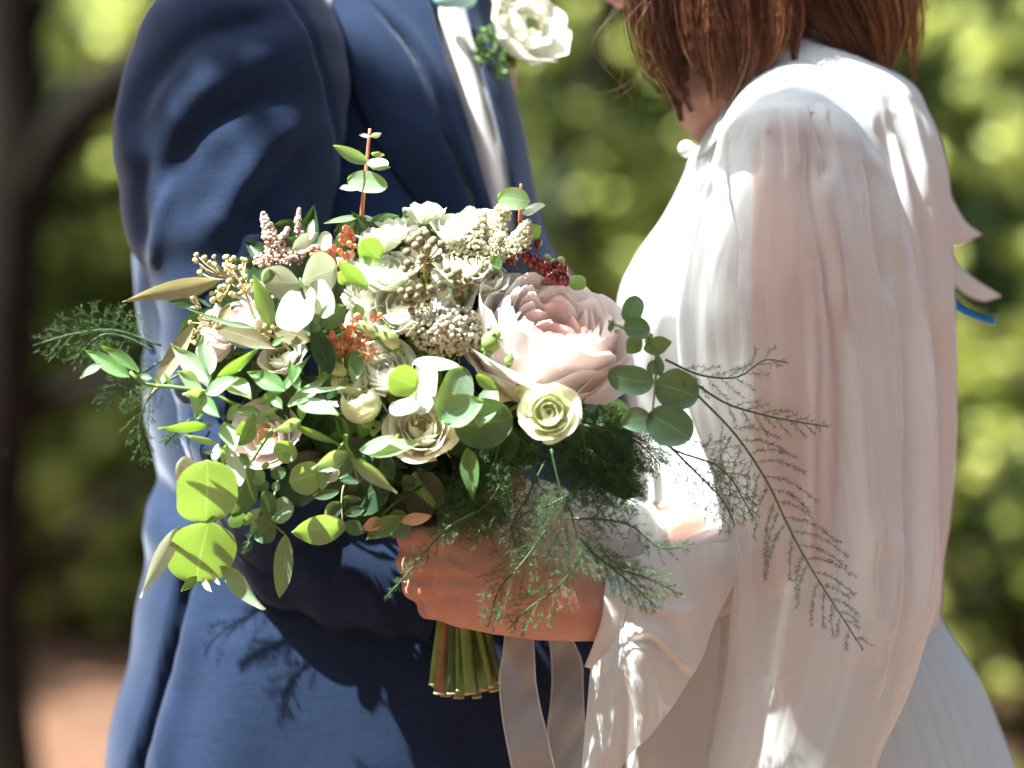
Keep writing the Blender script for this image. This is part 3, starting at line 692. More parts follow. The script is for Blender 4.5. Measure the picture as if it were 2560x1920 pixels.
# ------------------------------------------------------------------ the flowers
flower('peony', 1368, 890, 168, (0.16, -0.55, 0.82), [
    (0.30, 4, 150, 60, 0.05, 0.14, 'pink'), (0.42, 5, 132, 58, 0.06, 0.16, 'pink'), (0.54, 6, 120, 52, 0.06, 0.17, 'pink', 1.1), (0.66, 7, 114, 50, 0.05, 0.16, 'blush', 1.15),
    (0.77, 7, 114, 56, 0.04, 0.13, 'blush', 1.2), (0.86, 6, 112, 64, 0.04, 0.09, 'blush', 1.2), (0.94, 5, 110, 72, 0.05, 0.08, 'blush', 1.18), (1.02, 5, 105, 66, 0.07, 0.07, 'blush', 1.15), (1.10, 5, 92, 64, 0.13, 0.07, 'blush', 1.1), (1.15, 5, 80, 70, 0.12, 0.06, 'blush')], y=-0.02, label='large ruffled blush pink peony', seed=11)
x, y = fW(1185, 893)
flower('lisianthus', x, y, 66, (0.02, -0.93, 0.25), [(0.2, 3, 150, 75, .02, .03, 'lis'), (0.36, 4, 135, 75, .03, .04, 'lis'), (0.55, 4, 118, 75, .05, .05, 'lis'), (0.76, 5, 102, 68, .1, .05, 'lis'), (0.98, 5, 88, 60, .2, .06, 'lis')], y=-0.098, label='pale green cream lisianthus bloom below the peony', seed=4)
x, y = fW(912, 930)
flower('rose', x, y, 84, (-0.05, -0.80, 0.5), rose_layers('cream', 'cream', 6, 1.0, .05), y=-0.055, label='shaded cream rose at the bottom of the bouquet', seed=5)
x, y = fW(830, 805)
flower('ranunculus', x, y, 74, (-0.1, -0.7, 0.65), rose_layers('white', 'white', 6, 0.8, .05), y=-0.055, label='bright white ranunculus behind the small round leaf', seed=6)
x, y = fW(785, 885)
flower('ranunculus_bud', x, y, 54, (-0.25, -0.5, 0.75), [(0.5, 4, 160, 80, 0, .02, 'lis'), (0.72, 4, 150, 78, 0, .02, 'lis'), (0.95, 5, 135, 75, 0.02, .03, 'lis')], y=-0.065, label='round pale green ranunculus bud', seed=7, core='bud')
x, y = fW(768, 840)
flower('ranunculus_bud', x, y, 40, (-0.4, -0.4, 0.8), [(0.5, 4, 150, 80, 0, .06, 'lis'), (0.95, 5, 118, 70, 0.1, .08, 'lis')], y=-0.06, label='small opening bud above the round bud', seed=8, core='bud')
BL = [(0.30, 4, 145, 66, .05, .07, 'white'), (0.5, 4, 128, 62, .07, .08, 'white'), (0.72, 5, 112, 60, .1, .08, 'white'), (0.95, 6, 92, 56, .2, .09, 'white')]
for (a, c, rr, ax, lb, n_, yo) in [(842, 590, 66, (-.1, -.6, .8), 'white ruffled bloom left of the brown brunia', 'white_bloom', 0), (868, 668, 74, (-.1, -.75, .6), 'white ruffled bloom under the brown brunia', 'white_bloom', -.005),
        (828, 515, 54, (-.2, -.3, .9), 'white bloom below the red tipped twig', 'white_bloom', 0), (917, 462, 42, (0, -.15, 1), 'tall white bloom at the very top of the bouquet', 'white_bloom', 0.005),
        (985, 500, 54, (.1, -.4, .9), 'white bloom right of the tall top bloom', 'white_bloom', 0), (1000, 575, 62, (.1, -.6, .75), 'white bloom right of the brown brunia', 'white_bloom', 0), (800, 640, 56, (-.2, -.6, .7), 'white bloom beside the round waxy leaves', 'white_bloom', 0.01),
        (1075, 540, 50, (.2, -.5, .8), 'white bloom behind the dark red berries', 'white_bloom', 0.01), (940, 545, 50, (0, -.4, .9), 'white bloom behind the top of the brown brunia', 'white_bloom', 0.015), (960, 640, 62, (.1, -.8, .6), 'white bloom between the two brunia sprays', 'white_bloom', .004), (875, 500, 46, (-.1, -.4, .9), 'white bloom left of the tall top bloom', 'white_bloom', 0.012), (1050, 610, 48, (.1, -.7, .7), 'white bloom tucked against the left of the peony', 'white_bloom', .004), (775, 570, 46, (-.2, -.5, .8), 'white bloom behind the olive round leaves', 'white_bloom', .016), (1040, 480, 46, (.2, -.3, .9), 'white bloom at the top right of the bouquet', 'white_bloom', .012), (800, 700, 50, (-.1, -.8, .5), 'white bloom above the orange florets', 'white_bloom', .01)]:
    x, y = fW(a, c); flower(n_, x, y, rr * 1.1, ax, BL, y=dome(x, y) + 0.008 + yo, label=lb, seed=a)
for (a, c, rr, ax, lb, m1, m2) in [(520, 690, 82, (-.5, -.6, .6), 'blush rose at the left under the seed pods', 'blush', 'blush'), (612, 775, 50, (-.2, -.6, .75), 'yellowish cream rose at the left', 'lis', 'white'), (580, 945, 78, (-.3, -.8, .3), 'peach rose half hidden low on the left', 'peachp', 'blush'), (470, 750, 44, (-.6, -.6, .5), 'small blush rose at the left edge', 'blush', 'blush')]:
    x, y = fW(a, c); flower('rose', x, y, rr * 1.1, ax, rose_layers(m1, m2, 5, .9, .05), y=dome(x, y) + 0.02, label=lb, seed=c)

# ------------------------------------------------------------------ eucalyptus, ruscus and other leaves
s = sprig('eucalyptus_sprig', fZ2, [(930, 640, .02), (700, 1000, .01), (560, 1250, .0), (392, 1408, -0.02)], 0.0016, 'stem', 'eucalyptus with two big round backlit leaves at lower left', y=-0.045)
E = lambda *a, **k: leaf(s, *a, y=-0.055, **k)
E(fZ2, 396, 1410, 372, 895, 515, dy=-0.028, roll=10, kind='round', mat='euc', cup=.05)
E(fC, 716, 1128, 662, 1472, 378, dy=0.03, roll=-10, kind='round', mat='euc', cup=.04)
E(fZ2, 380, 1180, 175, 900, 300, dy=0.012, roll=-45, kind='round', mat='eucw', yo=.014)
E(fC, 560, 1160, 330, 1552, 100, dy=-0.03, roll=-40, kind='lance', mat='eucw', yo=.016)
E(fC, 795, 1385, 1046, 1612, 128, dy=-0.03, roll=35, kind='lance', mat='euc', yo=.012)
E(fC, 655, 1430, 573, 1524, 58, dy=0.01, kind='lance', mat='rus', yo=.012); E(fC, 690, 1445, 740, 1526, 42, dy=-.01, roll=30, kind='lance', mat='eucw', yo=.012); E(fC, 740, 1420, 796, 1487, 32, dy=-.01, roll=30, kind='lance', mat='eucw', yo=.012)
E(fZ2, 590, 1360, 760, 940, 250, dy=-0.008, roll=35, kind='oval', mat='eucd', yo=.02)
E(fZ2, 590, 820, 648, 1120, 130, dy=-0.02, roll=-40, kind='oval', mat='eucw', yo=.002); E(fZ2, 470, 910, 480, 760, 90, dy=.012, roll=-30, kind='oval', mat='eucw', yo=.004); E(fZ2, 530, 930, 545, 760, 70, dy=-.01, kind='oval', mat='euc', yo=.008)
E(fZ2, 560, 1400, 705, 1375, 135, dy=.01, roll=30, kind='round', mat='eucd', yo=.02); E(fZ2, 700, 1440, 835, 1285, 90, dy=-.02, kind='oval', mat='euc', yo=.016)
s = sprig('eucalyptus_sprig', fZ2, [(1010, 960, .02), (960, 1150, .01), (905, 1372), (1000, 1480), (1040, 1515), (1100, 1650, .005)], 0.0013, 'stem', 'eucalyptus sprig with grey green shaded leaves and two hanging backlit ones', y=-0.04)
E = lambda *a, **k: leaf(s, *a, y=-0.042, **k)
E(fZ2, 905, 1370, 868, 1150, 135, dy=-.004, roll=25, kind='round', mat='eucd'); E(fZ2, 915, 1365, 1112, 1275, 200, dy=-.004, roll=-20, kind='round', mat='euc', yo=.002); E(fZ2, 945, 1385, 800, 1545, 235, dy=.02, roll=10, kind='round', mat='eucd', yo=.004)
E(fC, 1148, 1200, 1128, 1558, 118, dy=.022, roll=25, kind='oval', mat='euc'); E(fC, 1490, 1140, 1186, 1195, 172, dy=-.015, roll=-30, kind='oval', mat='euc', yo=-.006)
s = sprig('eucalyptus_sprig', fZ2, [(1570, 1000, .01), (1515, 1150), (1508, 1220), (1516, 1415)], 0.0011, 'stemt', 'thin eucalyptus twig hanging in the shade with small grey leaves', y=-0.025)
E = lambda *a, **k: leaf(s, *a, y=-0.025, **k)
E(fZ2, 1515, 1215, 1672, 1220, 66, roll=20, kind='oval', mat='eucd'); E(fZ2, 1500, 1240, 1370, 1375, 135, dy=.01, kind='oval', mat='eucd'); E(fZ2, 1535, 1425, 1700, 1495, 120, dy=.01, roll=-15, kind='oval', mat='eucd'); E(fZ2, 1368, 1372, 1372, 1300, 22, kind='oval', mat='peach')
s = sprig('eucalyptus_sprig', fZ2, [(1560, 700, .01), (1450, 850), (1330, 1000), (1180, 1040)], 0.0013, 'stem', 'broad grey green eucalyptus leaves with white sun spots under the ruscus', y=-0.035)
E = lambda *a, **k: leaf(s, *a, y=-0.04, **k)
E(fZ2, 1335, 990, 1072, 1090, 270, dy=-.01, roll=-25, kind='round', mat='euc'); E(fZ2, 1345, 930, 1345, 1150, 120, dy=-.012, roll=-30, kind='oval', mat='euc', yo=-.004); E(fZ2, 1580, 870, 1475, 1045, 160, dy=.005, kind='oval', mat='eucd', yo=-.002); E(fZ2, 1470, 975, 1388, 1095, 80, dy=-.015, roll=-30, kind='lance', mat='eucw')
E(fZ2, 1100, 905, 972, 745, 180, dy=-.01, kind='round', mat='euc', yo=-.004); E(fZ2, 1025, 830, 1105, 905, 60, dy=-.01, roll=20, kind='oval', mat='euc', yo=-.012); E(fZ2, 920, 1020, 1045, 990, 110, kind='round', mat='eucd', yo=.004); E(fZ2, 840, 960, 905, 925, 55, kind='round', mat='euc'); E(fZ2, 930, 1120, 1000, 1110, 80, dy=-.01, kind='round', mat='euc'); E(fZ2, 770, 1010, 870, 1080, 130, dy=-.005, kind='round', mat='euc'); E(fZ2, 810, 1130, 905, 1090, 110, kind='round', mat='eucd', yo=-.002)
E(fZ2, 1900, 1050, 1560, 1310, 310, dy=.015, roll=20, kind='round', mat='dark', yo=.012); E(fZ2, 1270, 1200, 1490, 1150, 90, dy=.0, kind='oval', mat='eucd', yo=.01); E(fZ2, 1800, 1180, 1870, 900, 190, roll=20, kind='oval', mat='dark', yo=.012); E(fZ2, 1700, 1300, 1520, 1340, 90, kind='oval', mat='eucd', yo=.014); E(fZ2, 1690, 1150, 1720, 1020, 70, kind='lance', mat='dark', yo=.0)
# ruscus
s = sprig('ruscus_sprig', fC, [(280, 290), (335, 345), (520, 375), (700, 400), (900, 485), (1120, 565), (1350, 640), (1500, 745), (1560, 900, .02)], 0.0016, 'stem', 'long ruscus stem with pointed glossy leaves crossing the left side', y=-0.065)
E = lambda *a, **k: leaf(s, *a, y=-0.066, **k)
for a in [(285, 315, 25, 180, 98, .012, 10, 'rus'), (322, 300, 108, 143, 62, -.012, 55, 'rus'), (125, 250, 0, 332, 50, -.01, 30, 'rusp'), (405, 325, 308, 312, 34, 0, 30, 'rusp'), (460, 365, 412, 322, 26, 0, 30, 'rus'), (512, 362, 470, 288, 24, -.006, 0, 'rus'),
          (725, 345, 522, 126, 125, .022, -20, 'rusp'), (722, 312, 690, 82, 102, .02, 30, 'rusp'), (690, 392, 558, 280, 110, .012, -35, 'rusp'), (755, 328, 1008, 150, 62, -.008, 50, 'rus'), (770, 320, 985, 195, 80, .004, -20, 'rus'), (705, 412, 900, 330, 92, -.018, -35, 'rusp'),
          (690, 400, 572, 412, 60, -.014, -45, 'rusp'), (690, 520, 600, 420, 70, -.012, 25, 'rusp'), (680, 420, 785, 555, 82, -.02, 0, 'rus'), (830, 335, 965, 445, 112, -.02, -40, 'rusp'), (740, 580, 432, 602, 62, -.02, -50, 'rus'), (808, 580, 860, 748, 104, -.02, -30, 'rusp'),
          (885, 695, 985, 515, 118, -.01, 20, 'rus'), (1155, 395, 935, 300, 118, .012, 15, 'rus'), (1125, 415, 1295, 198, 54, .006, -30, 'rus'), (1225, 400, 1170, 218, 62, .008, 25, 'rus'), (1165, 488, 1398, 322, 84, .012, -45, 'rusp'), (1245, 400, 1495, 385, 32, -.01, -55, 'rusp'),
          (1215, 468, 1455, 535, 98, -.024, -45, 'rusp'), (1080, 425, 1135, 505, 62, -.01, 0, 'rus'), (1240, 560, 1242, 430, 52, .004, 20, 'rus'), (1235, 560, 1080, 625, 70, -.018, -40, 'rusp'), (1085, 622, 1035, 668, 36, 0, 0, 'rus'), (1200, 575, 1465, 695, 46, -.006, 40, 'rus'),
          (1540, 335, 1545, 138, 92, .01, 20, 'rus'), (770, 692, 585, 640, 44, -.016, -40, 'rusp'), (750, 742, 688, 738, 26, -.008, -30, 'rusp'), (960, 580, 1120, 480, 60, .005, 30, 'rusp'), (1000, 470, 1130, 400, 66, .01, 20, 'rus'), (830, 560, 900, 470, 60, -.01, -30, 'rusp'), (1010, 520, 870, 520, 70, .002, 30, 'rusp'), (900, 745, 985, 845, 60, -.012, 20, 'rus'), (640, 560, 700, 430, 50, .008, 20, 'rus')]:
    E(fC, *a[:5], dy=a[5], roll=a[6], kind='lance', mat=a[7], bend=0.12 if a[6] > 0 else -0.08)
s = sprig('ruscus_sprig', fC, [(1490, 640), (1490, 700), (1520, 755), (1600, 850, .02)], 0.002, 'stem', 'short bright green ruscus tip below the round bud', y=-0.07)
E = lambda *a, **k: leaf(s, *a, y=-0.07, **k)
for a in [(1500, 745, 1295, 825, 84, -.016, -40, 'rusp', -.25), (1505, 760, 1320, 850, 80, .004, 10, 'rus', -.1), (1535, 772, 1782, 968, 92, -.006, 42, 'rusp', .1), (1545, 770, 1700, 900, 50, .004, 10, 'rus', .1), (1575, 745, 1795, 640, 78, -.02, -48, 'rusp', -.2)]:
    E(fC, *a[:5], dy=a[5], roll=a[6], kind='lance', mat=a[7], bend=a[8])
E(fD, 285, 915, 715, 835, 128, dy=-.025, roll=-42, kind='lance', mat='rusp', bend=-.2)
E(fD, 1020, 880, 1068, 1242, 142, dy=.0, roll=22, kind='lance', mat='rus', bend=.15)
s = sprig('ruscus_sprig', fZ1, [(1500, 1900, .01), (1450, 1600), (1370, 1310)], 0.0012, 'stem', 'single dark blade of ruscus in the middle of the bouquet', y=-0.06)
leaf(s, fC, 1400, 310, 1280, 2, 128, kind='lance', mat='dark', roll=20, y=-.066); leaf(s, fC, 1330, 200, 1390, 80, 60, kind='lance', mat='rus', roll=20, y=-.05)
# central round leaves
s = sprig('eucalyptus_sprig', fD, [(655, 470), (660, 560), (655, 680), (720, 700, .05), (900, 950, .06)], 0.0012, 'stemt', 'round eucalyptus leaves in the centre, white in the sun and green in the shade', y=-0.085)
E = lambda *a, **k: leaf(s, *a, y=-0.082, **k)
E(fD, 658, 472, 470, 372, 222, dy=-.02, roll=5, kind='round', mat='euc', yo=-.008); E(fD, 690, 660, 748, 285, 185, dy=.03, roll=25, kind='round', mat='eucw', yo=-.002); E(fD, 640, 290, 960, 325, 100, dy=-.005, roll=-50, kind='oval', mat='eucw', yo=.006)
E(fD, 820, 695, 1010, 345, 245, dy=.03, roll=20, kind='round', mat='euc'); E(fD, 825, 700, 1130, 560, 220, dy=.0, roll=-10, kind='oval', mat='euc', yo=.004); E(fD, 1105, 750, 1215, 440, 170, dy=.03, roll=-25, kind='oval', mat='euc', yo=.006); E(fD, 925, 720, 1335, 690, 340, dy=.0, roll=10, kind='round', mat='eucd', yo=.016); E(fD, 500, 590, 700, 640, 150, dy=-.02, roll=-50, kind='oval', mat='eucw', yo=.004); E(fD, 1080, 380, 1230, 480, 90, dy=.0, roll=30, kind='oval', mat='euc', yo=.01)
# right hand eucalyptus
s = sprig('eucalyptus_sprig', fE, [(38, 172, .02), (100, 200), (190, 230), (232, 320), (230, 420), (218, 545), (210, 640, .01)], 0.0013, 'stem', 'eucalyptus with round leaves coloured shaded dark green in front of the blouse', y=-0.07)
E = lambda *a, **k: leaf(s, *a, y=-0.068, **k)
for a in [(118, 182, 150, 66, 92, .006, 10, 'round', 'eucd'), (208, 205, 96, 200, 98, -.005, 10, 'round', 'eucd'), (178, 280, 298, 258, 78, 0, 20, 'oval', 'eucd'), (215, 250, 190, 235, 50, 0, 0, 'round', 'euc'), (175, 240, 110, 300, 74, .004, 0, 'oval', 'eucd'), (225, 425, 33, 395, 122, .006, 0, 'round', 'eucd'), (228, 425, 402, 490, 168, .008, 0, 'round', 'eucd'), (214, 560, 86, 600, 110, .008, 0, 'oval', 'eucd'), (206, 548, 372, 665, 172, -.004, -5, 'round', 'eucd'), (228, 330, 214, 400, 52, 0, 20, 'oval', 'eucd'), (250, 400, 240, 310, 46, 0, 20, 'oval', 'eucd'), (40, 215, 52, 165, 26, 0, 0, 'oval', 'eucd'), (60, 205, 80, 225, 20, 0, 0, 'oval', 'euc')]:
    E(fE, *a[:5], dy=a[5], roll=a[6], kind=a[7], mat=a[8])
# upright red stemmed twig
s = sprig('eucalyptus_sprig', fB, [(292, 760, .01), (290, 660), (318, 345), (345, 60)], 0.0022, 'stemr', 'upright red stemmed eucalyptus twig against the suit', y=-0.005)
E = lambda *a, **k: leaf(s, *a, y=-0.005, **k)
for a in [(345, 112, 268, 105, 34, -.008, 40, 'oval', 'eucw'), (350, 112, 428, 92, 36, -.008, 40, 'oval', 'eucw'), (342, 290, 84, 182, 96, -.018, 10, 'oval', 'euc'), (350, 232, 448, 240, 40, .01, 30, 'oval', 'euc'), (338, 285, 472, 315, 84, -.02, -45, 'oval', 'eucw'), (345, 320, 488, 330, 40, .01, 30, 'oval', 'euc'), (190, 415, 470, 460, 150, -.012, -5, 'round', 'euc'), (275, 478, 130, 474, 52, -.02, 50, 'oval', 'eucw'), (292, 672, 22, 712, 46, -.02, 45, 'oval', 'euc'), (300, 672, 365, 680, 40, -.01, 45, 'oval', 'eucw'), (320, 690, 545, 672, 78, .02, 10, 'oval', 'eucd')]:
    E(fB, *a[:5], dy=a[5], roll=a[6], kind=a[7], mat=a[8])
# round waxy leaves at left centre
s = sprig('eucalyptus_sprig', fZ1, [(1500, 1500, .03), (1440, 1180), (1340, 1010), (1300, 945), (1285, 890)], 0.0016, 'stem', 'waxy round eucalyptus leaves coloured sunlit white at the left centre', y=-0.06)
E = lambda *a, **k: leaf(s, *a, y=-0.055, **k)
E(fZ1, 1302, 945, 912, 905, 350, dy=.02, roll=-35, kind='round', mat='eucw'); E(fZ1, 1302, 950, 1640, 790, 420, dy=.026, roll=28, kind='round', mat='eucw', yo=-.002); E(fZ1, 1300, 1000, 1250, 1455, 420, dy=-.03, roll=25, kind='round', mat='eucw', yo=.004); E(fZ1, 1380, 990, 1640, 1260, 320, dy=-.03, roll=20, kind='round', mat='eucw', yo=.008)
E(fZ1, 1300, 985, 1352, 1160, 48, kind='lance', mat='dark', yo=-.008)
E(fZ1, 1500, 1400, 1765, 1170, 250, roll=10, kind='oval', mat='eucd', yo=-.012); E(fZ1, 1330, 1430, 1545, 1290, 200, kind='oval', mat='eucd', yo=-.012); E(fZ1, 1085, 1330, 1050, 1090, 100, kind='oval', mat='dark', yo=.004); E(fZ1, 905, 950, 1040, 760, 100, roll=30, kind='oval', mat='eucd', yo=.008)
s = sprig('eucalyptus_sprig', fB, [(300, 1260, .02), (230, 1110), (130, 950)], 0.0012, 'stemt', 'olive round eucalyptus leaves beside the white blooms', y=-0.035)
E = lambda *a, **k: leaf(s, *a, y=-0.045, **k)
E(fB, 405, 965, 290, 820, 168, dy=-.012, roll=5, kind='round', mat='euc'); E(fB, 268, 955, 450, 1020, 66, dy=-.012, roll=10, kind='oval', mat='euc', yo=-.004); E(fB, 325, 1160, 125, 960, 112, dy=-.018, roll=5, kind='oval', mat='euc', yo=-.004); E(fB, 215, 1120, 118, 1050, 105, dy=-.01, kind='oval', mat='euc'); E(fB, 315, 1130, 455, 920, 160, dy=.02, roll=-30, kind='round', mat='eucw', yo=.01); E(fB, 180, 1130, 250, 1180, 70, kind='oval', mat='eucw'); E(fB, 285, 1370, 250, 1270, 90, kind='oval', mat='euc'); E(fB, 5, 900, 60, 780, 95, dy=.01, roll=20, kind='round', mat='eucw', yo=.02); E(fB, -75, 830, -45, 690, 55, dy=.01, roll=20, kind='oval', mat='eucw', yo=.025); E(fB, -190, 900, -20, 770, 90, dy=.01, roll=30, kind='oval', mat='eucw', yo=.025)
# long olive and tan leaves with seed pods
s = sprig('seeded_eucalyptus_sprig', fZ1, [(1300, 1750, .03), (1040, 1520), (900, 1420), (620, 880), (480, 760, -.0)], 0.0015, 'stemt', 'seeded eucalyptus with long olive leaves and pale seed pods at the left', y=-0.02)
E = lambda *a, **k: leaf(s, *a, y=-0.04, **k)
E(fZ1, 980, 1410, 800, 840, 205, dy=-.01, roll=10, kind='lance', mat='euc', yo=.004); E(fZ1, 1050, 1640, 405, 1405, 250, dy=-.005, roll=15, kind='obov', mat='tan'); E(fZ1, 1000, 1430, 1410, 1540, 220, roll=-10, kind='oval', mat='tan', yo=-.004); E(fA, 1345, 1085, 685, 1272, 140, dy=-.01, roll=-20, kind='lance', mat='tan', yo=.03); E(fC, 650, 20, 358, 445, 105, dy=.0, roll=20, kind='lance', mat='tan', yo=.03); E(fA, 1610, 1425, 1118, 1315, 36, dy=-.01, roll=30, kind='lance', mat='euc', bend=-.35, yo=-.01); E(fZ1, 1000, 1600, 1140, 1495, 70, roll=-30, kind='lance', mat='rus', yo=-.012); E(fA, 1180, 1290, 1000, 1250, 70, kind='oval', mat='dark', yo=.04); E(fZ1, 560, 1150, 420, 1420, 120, roll=10, kind='lance', mat='tan', yo=.02)
sv, sf = uvsphere(7, 5, 1, 1, 1.25)
seedm = mesh('seed', [(a * .0021, c * .0021, d * .0021) for a, c, d in sv], sf); seedm.materials.append(M['seed'])
r_ = random.Random(21)
def seeds(f, cx, cy, n, rx, ry, y, par, root):
    V = []; F = []
    for i in range(n):
        x, y_ = cx + r_.uniform(-1, 1) * rx, cy + r_.uniform(-1, 1) * ry
        c = P(*f(x, y_), y + r_.uniform(-.012, .012)); t = P(*f(*root), y)
        ob('seed', seedm, None, par, mw=Matrix.Translation(c) @ Matrix.Rotation(r_.uniform(-1, 1), 4, 'Y') @ Matrix.Scale(r_.uniform(.75, 1.2), 4))
        v, q = tube_data(spline([c, c * .55 + t * .45 + Vector((0, 0, -.003)), t], 4), 0.0006, 4, len(V)); V += v; F += q
    ob('seed_stalk', mesh('seed_stalk', V, F), M['stemt'], par)
for a in [(400, 740, 16, 200, 110, (560, 900)), (640, 700, 9, 90, 110, (700, 900)), (150, 1080, 7, 90, 80, (260, 1200)), (450, 1070, 9, 90, 90, (560, 960)), (300, 1330, 12, 160, 90, (420, 1280)), (120, 1500, 10, 90, 90, (260, 1400)), (850, 1470, 12, 100, 90, (980, 1500)), (680, 960, 14, 140, 110, (760, 1000)), (960, 1370, 5, 60, 40, (980, 1450))]:
    seeds(fZ1, a[0], a[1], a[2], a[3], a[4], dome(*fZ1(a[0], a[1])) - .005, s, a[5])
# peach leaves over the hand and dark greenery beside it
s = sprig('leafy_sprig', fD, [(700, 1150, .02), (480, 1300), (330, 1480)], 0.0013, 'stemd', 'shaded leaves touching the top of the hand, two of them peach', y=-0.035)
E = lambda *a, **k: leaf(s, *a, y=-0.035, **k)
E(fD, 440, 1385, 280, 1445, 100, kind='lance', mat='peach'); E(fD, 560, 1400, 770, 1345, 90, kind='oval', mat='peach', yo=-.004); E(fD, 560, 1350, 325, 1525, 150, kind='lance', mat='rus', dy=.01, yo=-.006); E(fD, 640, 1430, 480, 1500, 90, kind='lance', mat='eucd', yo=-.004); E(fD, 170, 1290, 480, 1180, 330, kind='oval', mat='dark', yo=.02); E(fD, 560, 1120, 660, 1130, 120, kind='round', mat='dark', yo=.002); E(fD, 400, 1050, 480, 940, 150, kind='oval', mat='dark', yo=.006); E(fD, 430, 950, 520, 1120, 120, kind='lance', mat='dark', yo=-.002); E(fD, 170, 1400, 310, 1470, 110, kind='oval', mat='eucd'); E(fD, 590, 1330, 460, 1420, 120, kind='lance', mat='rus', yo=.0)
# small leaves at the top right and by the berries
s = sprig('eucalyptus_sprig', fB, [(1380, 800, .01), (1385, 620), (1390, 440)], 0.0022, 'stemr', 'red tipped eucalyptus at the top right edge of the bouquet', y=0.0)
E = lambda *a, **k: leaf(s, *a, y=0.0, **k)
E(fB, 1230, 540, 1455, 560, 160, dy=-.012, kind='round', mat='euc', yo=-.004); E(fB, 1400, 640, 1560, 600, 78, dy=-.015, roll=-45, kind='oval', mat='eucw', yo=-.006); E(fB, 1430, 810, 1530, 730, 120, dy=-.01, kind='oval', mat='euc'); E(fB, 1720, 1130, 1840, 1110, 110, roll=20, kind='round', mat='rus', yo=-.02); E(fB, 1240, 1030, 1200, 930, 80, kind='oval', mat='rus', yo=-.03); E(fB, 590, 680, 600, 620, 50, kind='oval', mat='euc')

# ------------------------------------------------------------------ berries, buds, florets
def balls(n, pts, mat, rad, par, name, sq=1.0, mw_rot=None, seg=(9, 7), stalk=None, smat='stemt'):
    v, f = uvsphere(seg[0], seg[1], rad, rad, rad * sq); me = mesh(name, v, f); me.materials.append(M[mat])
    V = []; F = []
    for p in pts:
        m = Matrix.Translation(p[0]) @ (p[1].to_track_quat('Z', 'Y').to_matrix().to_4x4() if len(p) > 1 else Matrix()) @ Matrix.Scale(p[2] if len(p) > 2 else 1, 4)
        ob(name, me, None, par, mw=m)
        if stalk is not None:
            a, q = tube_data(spline([p[0], (p[0] + stalk) / 2 + Vector((0, 0, -.002)), stalk], 4), 0.0007, 4, len(V)); V += a; F += q
    if V: ob('stalk', mesh('stalk', V, F), M[smat], par)
r_ = random.Random(33)
def needles_along(pts, n, L, wd, spread, out, r, t0=0.0):
    p = spline(pts, 24); T = np.gradient(p, axis=0); T /= np.linalg.norm(T, axis=1)[:, None] + 1e-12
    t = (t0 + (1 - t0) * r.random(n)) * (len(p) - 1); i = np.minimum(t.astype(int), len(p) - 2); fr = (t - i)[:, None]
    c = p[i] * (1 - fr) + p[i + 1] * fr; d = r.normal(size=(n, 3)); ti = T[i]
    d -= (d * ti).sum(1)[:, None] * ti; d /= np.linalg.norm(d, axis=1)[:, None]
    e = d * math.sin(spread) + ti * math.cos(spread); s = np.cross(e, r.normal(size=(n, 3))); s /= np.linalg.norm(s, axis=1)[:, None] + 1e-9
    l = L * (0.55 + 0.65 * r.random(n))[:, None]
    out.append(np.stack([c - s * wd / 2, c + e * l * .5 + s * wd * .55, c + e * l, c + e * l * .5 - s * wd * .55], 1).reshape(-1, 3))
def quad_soup(name, arr, mat, par, kind='stuff'):
    q = np.concatenate(arr); m = len(q) // 4; me = bpy.data.meshes.new(name)
    me.vertices.add(m * 4); me.vertices.foreach_set('co', q.astype(np.float32).ravel()); me.loops.add(m * 4); me.loops.foreach_set('vertex_index', np.arange(m * 4, dtype=np.int32))
    me.polygons.add(m); me.polygons.foreach_set('loop_start', np.arange(m, dtype=np.int32) * 4); me.update(calc_edges=True)
    return ob(name, me, M[mat], par, kind=kind)
rg = np.random.default_rng(3)
def brunia(px, py, rx, ry, pts, stem, label):
    root = P(*fB(*stem), -0.045)
    s = tube('brunia_spray', [P(*fB(stem[0], stem[1] + 260), -.02), root, P(*fB(px, py + ry * .3), -0.058)], [0.003, 0.002], M['stemt'], BQ, 6, label=label)
    balls(0, [(P(*fB(a, c), -0.062 - 0.012 * max(0, 1 - ((a - px) / rx) ** 2 - ((c - py) / ry) ** 2) + r_.uniform(-.003, .003)), Vector((0, -1, .4)), r_.uniform(.85, 1.1)) for a, c in pts], 'brunia', 0.0037, s, 'brunia_ball', .95, stalk=Vector(P(*fB(px, py + ry * .5), -0.052)))
    out = []
    needles_along([P(*fB(stem[0], stem[1] + 200), -.05), root, P(*fB(px, py), -0.055)], 760, 0.0075, 0.00095, 0.9, out, rg)
    quad_soup('needles', out, 'bneedle', s)
brunia(730, 900, 150, 140, [(680, 795), (735, 785), (625, 835), (785, 830), (835, 860), (665, 870), (745, 885), (600, 915), (868, 900), (705, 950), (822, 960), (610, 990), (755, 1015), (590, 1030), (640, 1075), (690, 830), (770, 850)], (735, 1100), 'taller grey brown brunia ball spray')
brunia(950, 1070, 100, 90, [(880, 1035), (955, 1045), (1022, 1100), (950, 1135), (905, 1080), (990, 1150), (940, 1190)], (960, 1230), 'shorter grey brown brunia spray beside the peony')
brunia(690, 1200, 180, 100, [(560, 1185), (620, 1180), (690, 1160), (765, 1165), (850, 1155), (605, 1225), (660, 1225), (640, 1270), (590, 1260), (630, 1315), (720, 1215), (780, 1200)], (690, 1330), 'low brunia ball spray above the rice flower')
def floret_soup(name, centers, rad, mat, par, seg=(6, 4)):
    v, f = uvsphere(*seg); v = np.array(v); V = []; F = []
    for c, s_ in centers:
        o = len(V); V += list(v * rad * s_ + np.array(c)); F += [tuple(i + o for i in q) for q in f]
    return ob(name, mesh(name, V, F), M[mat], par, kind='stuff')
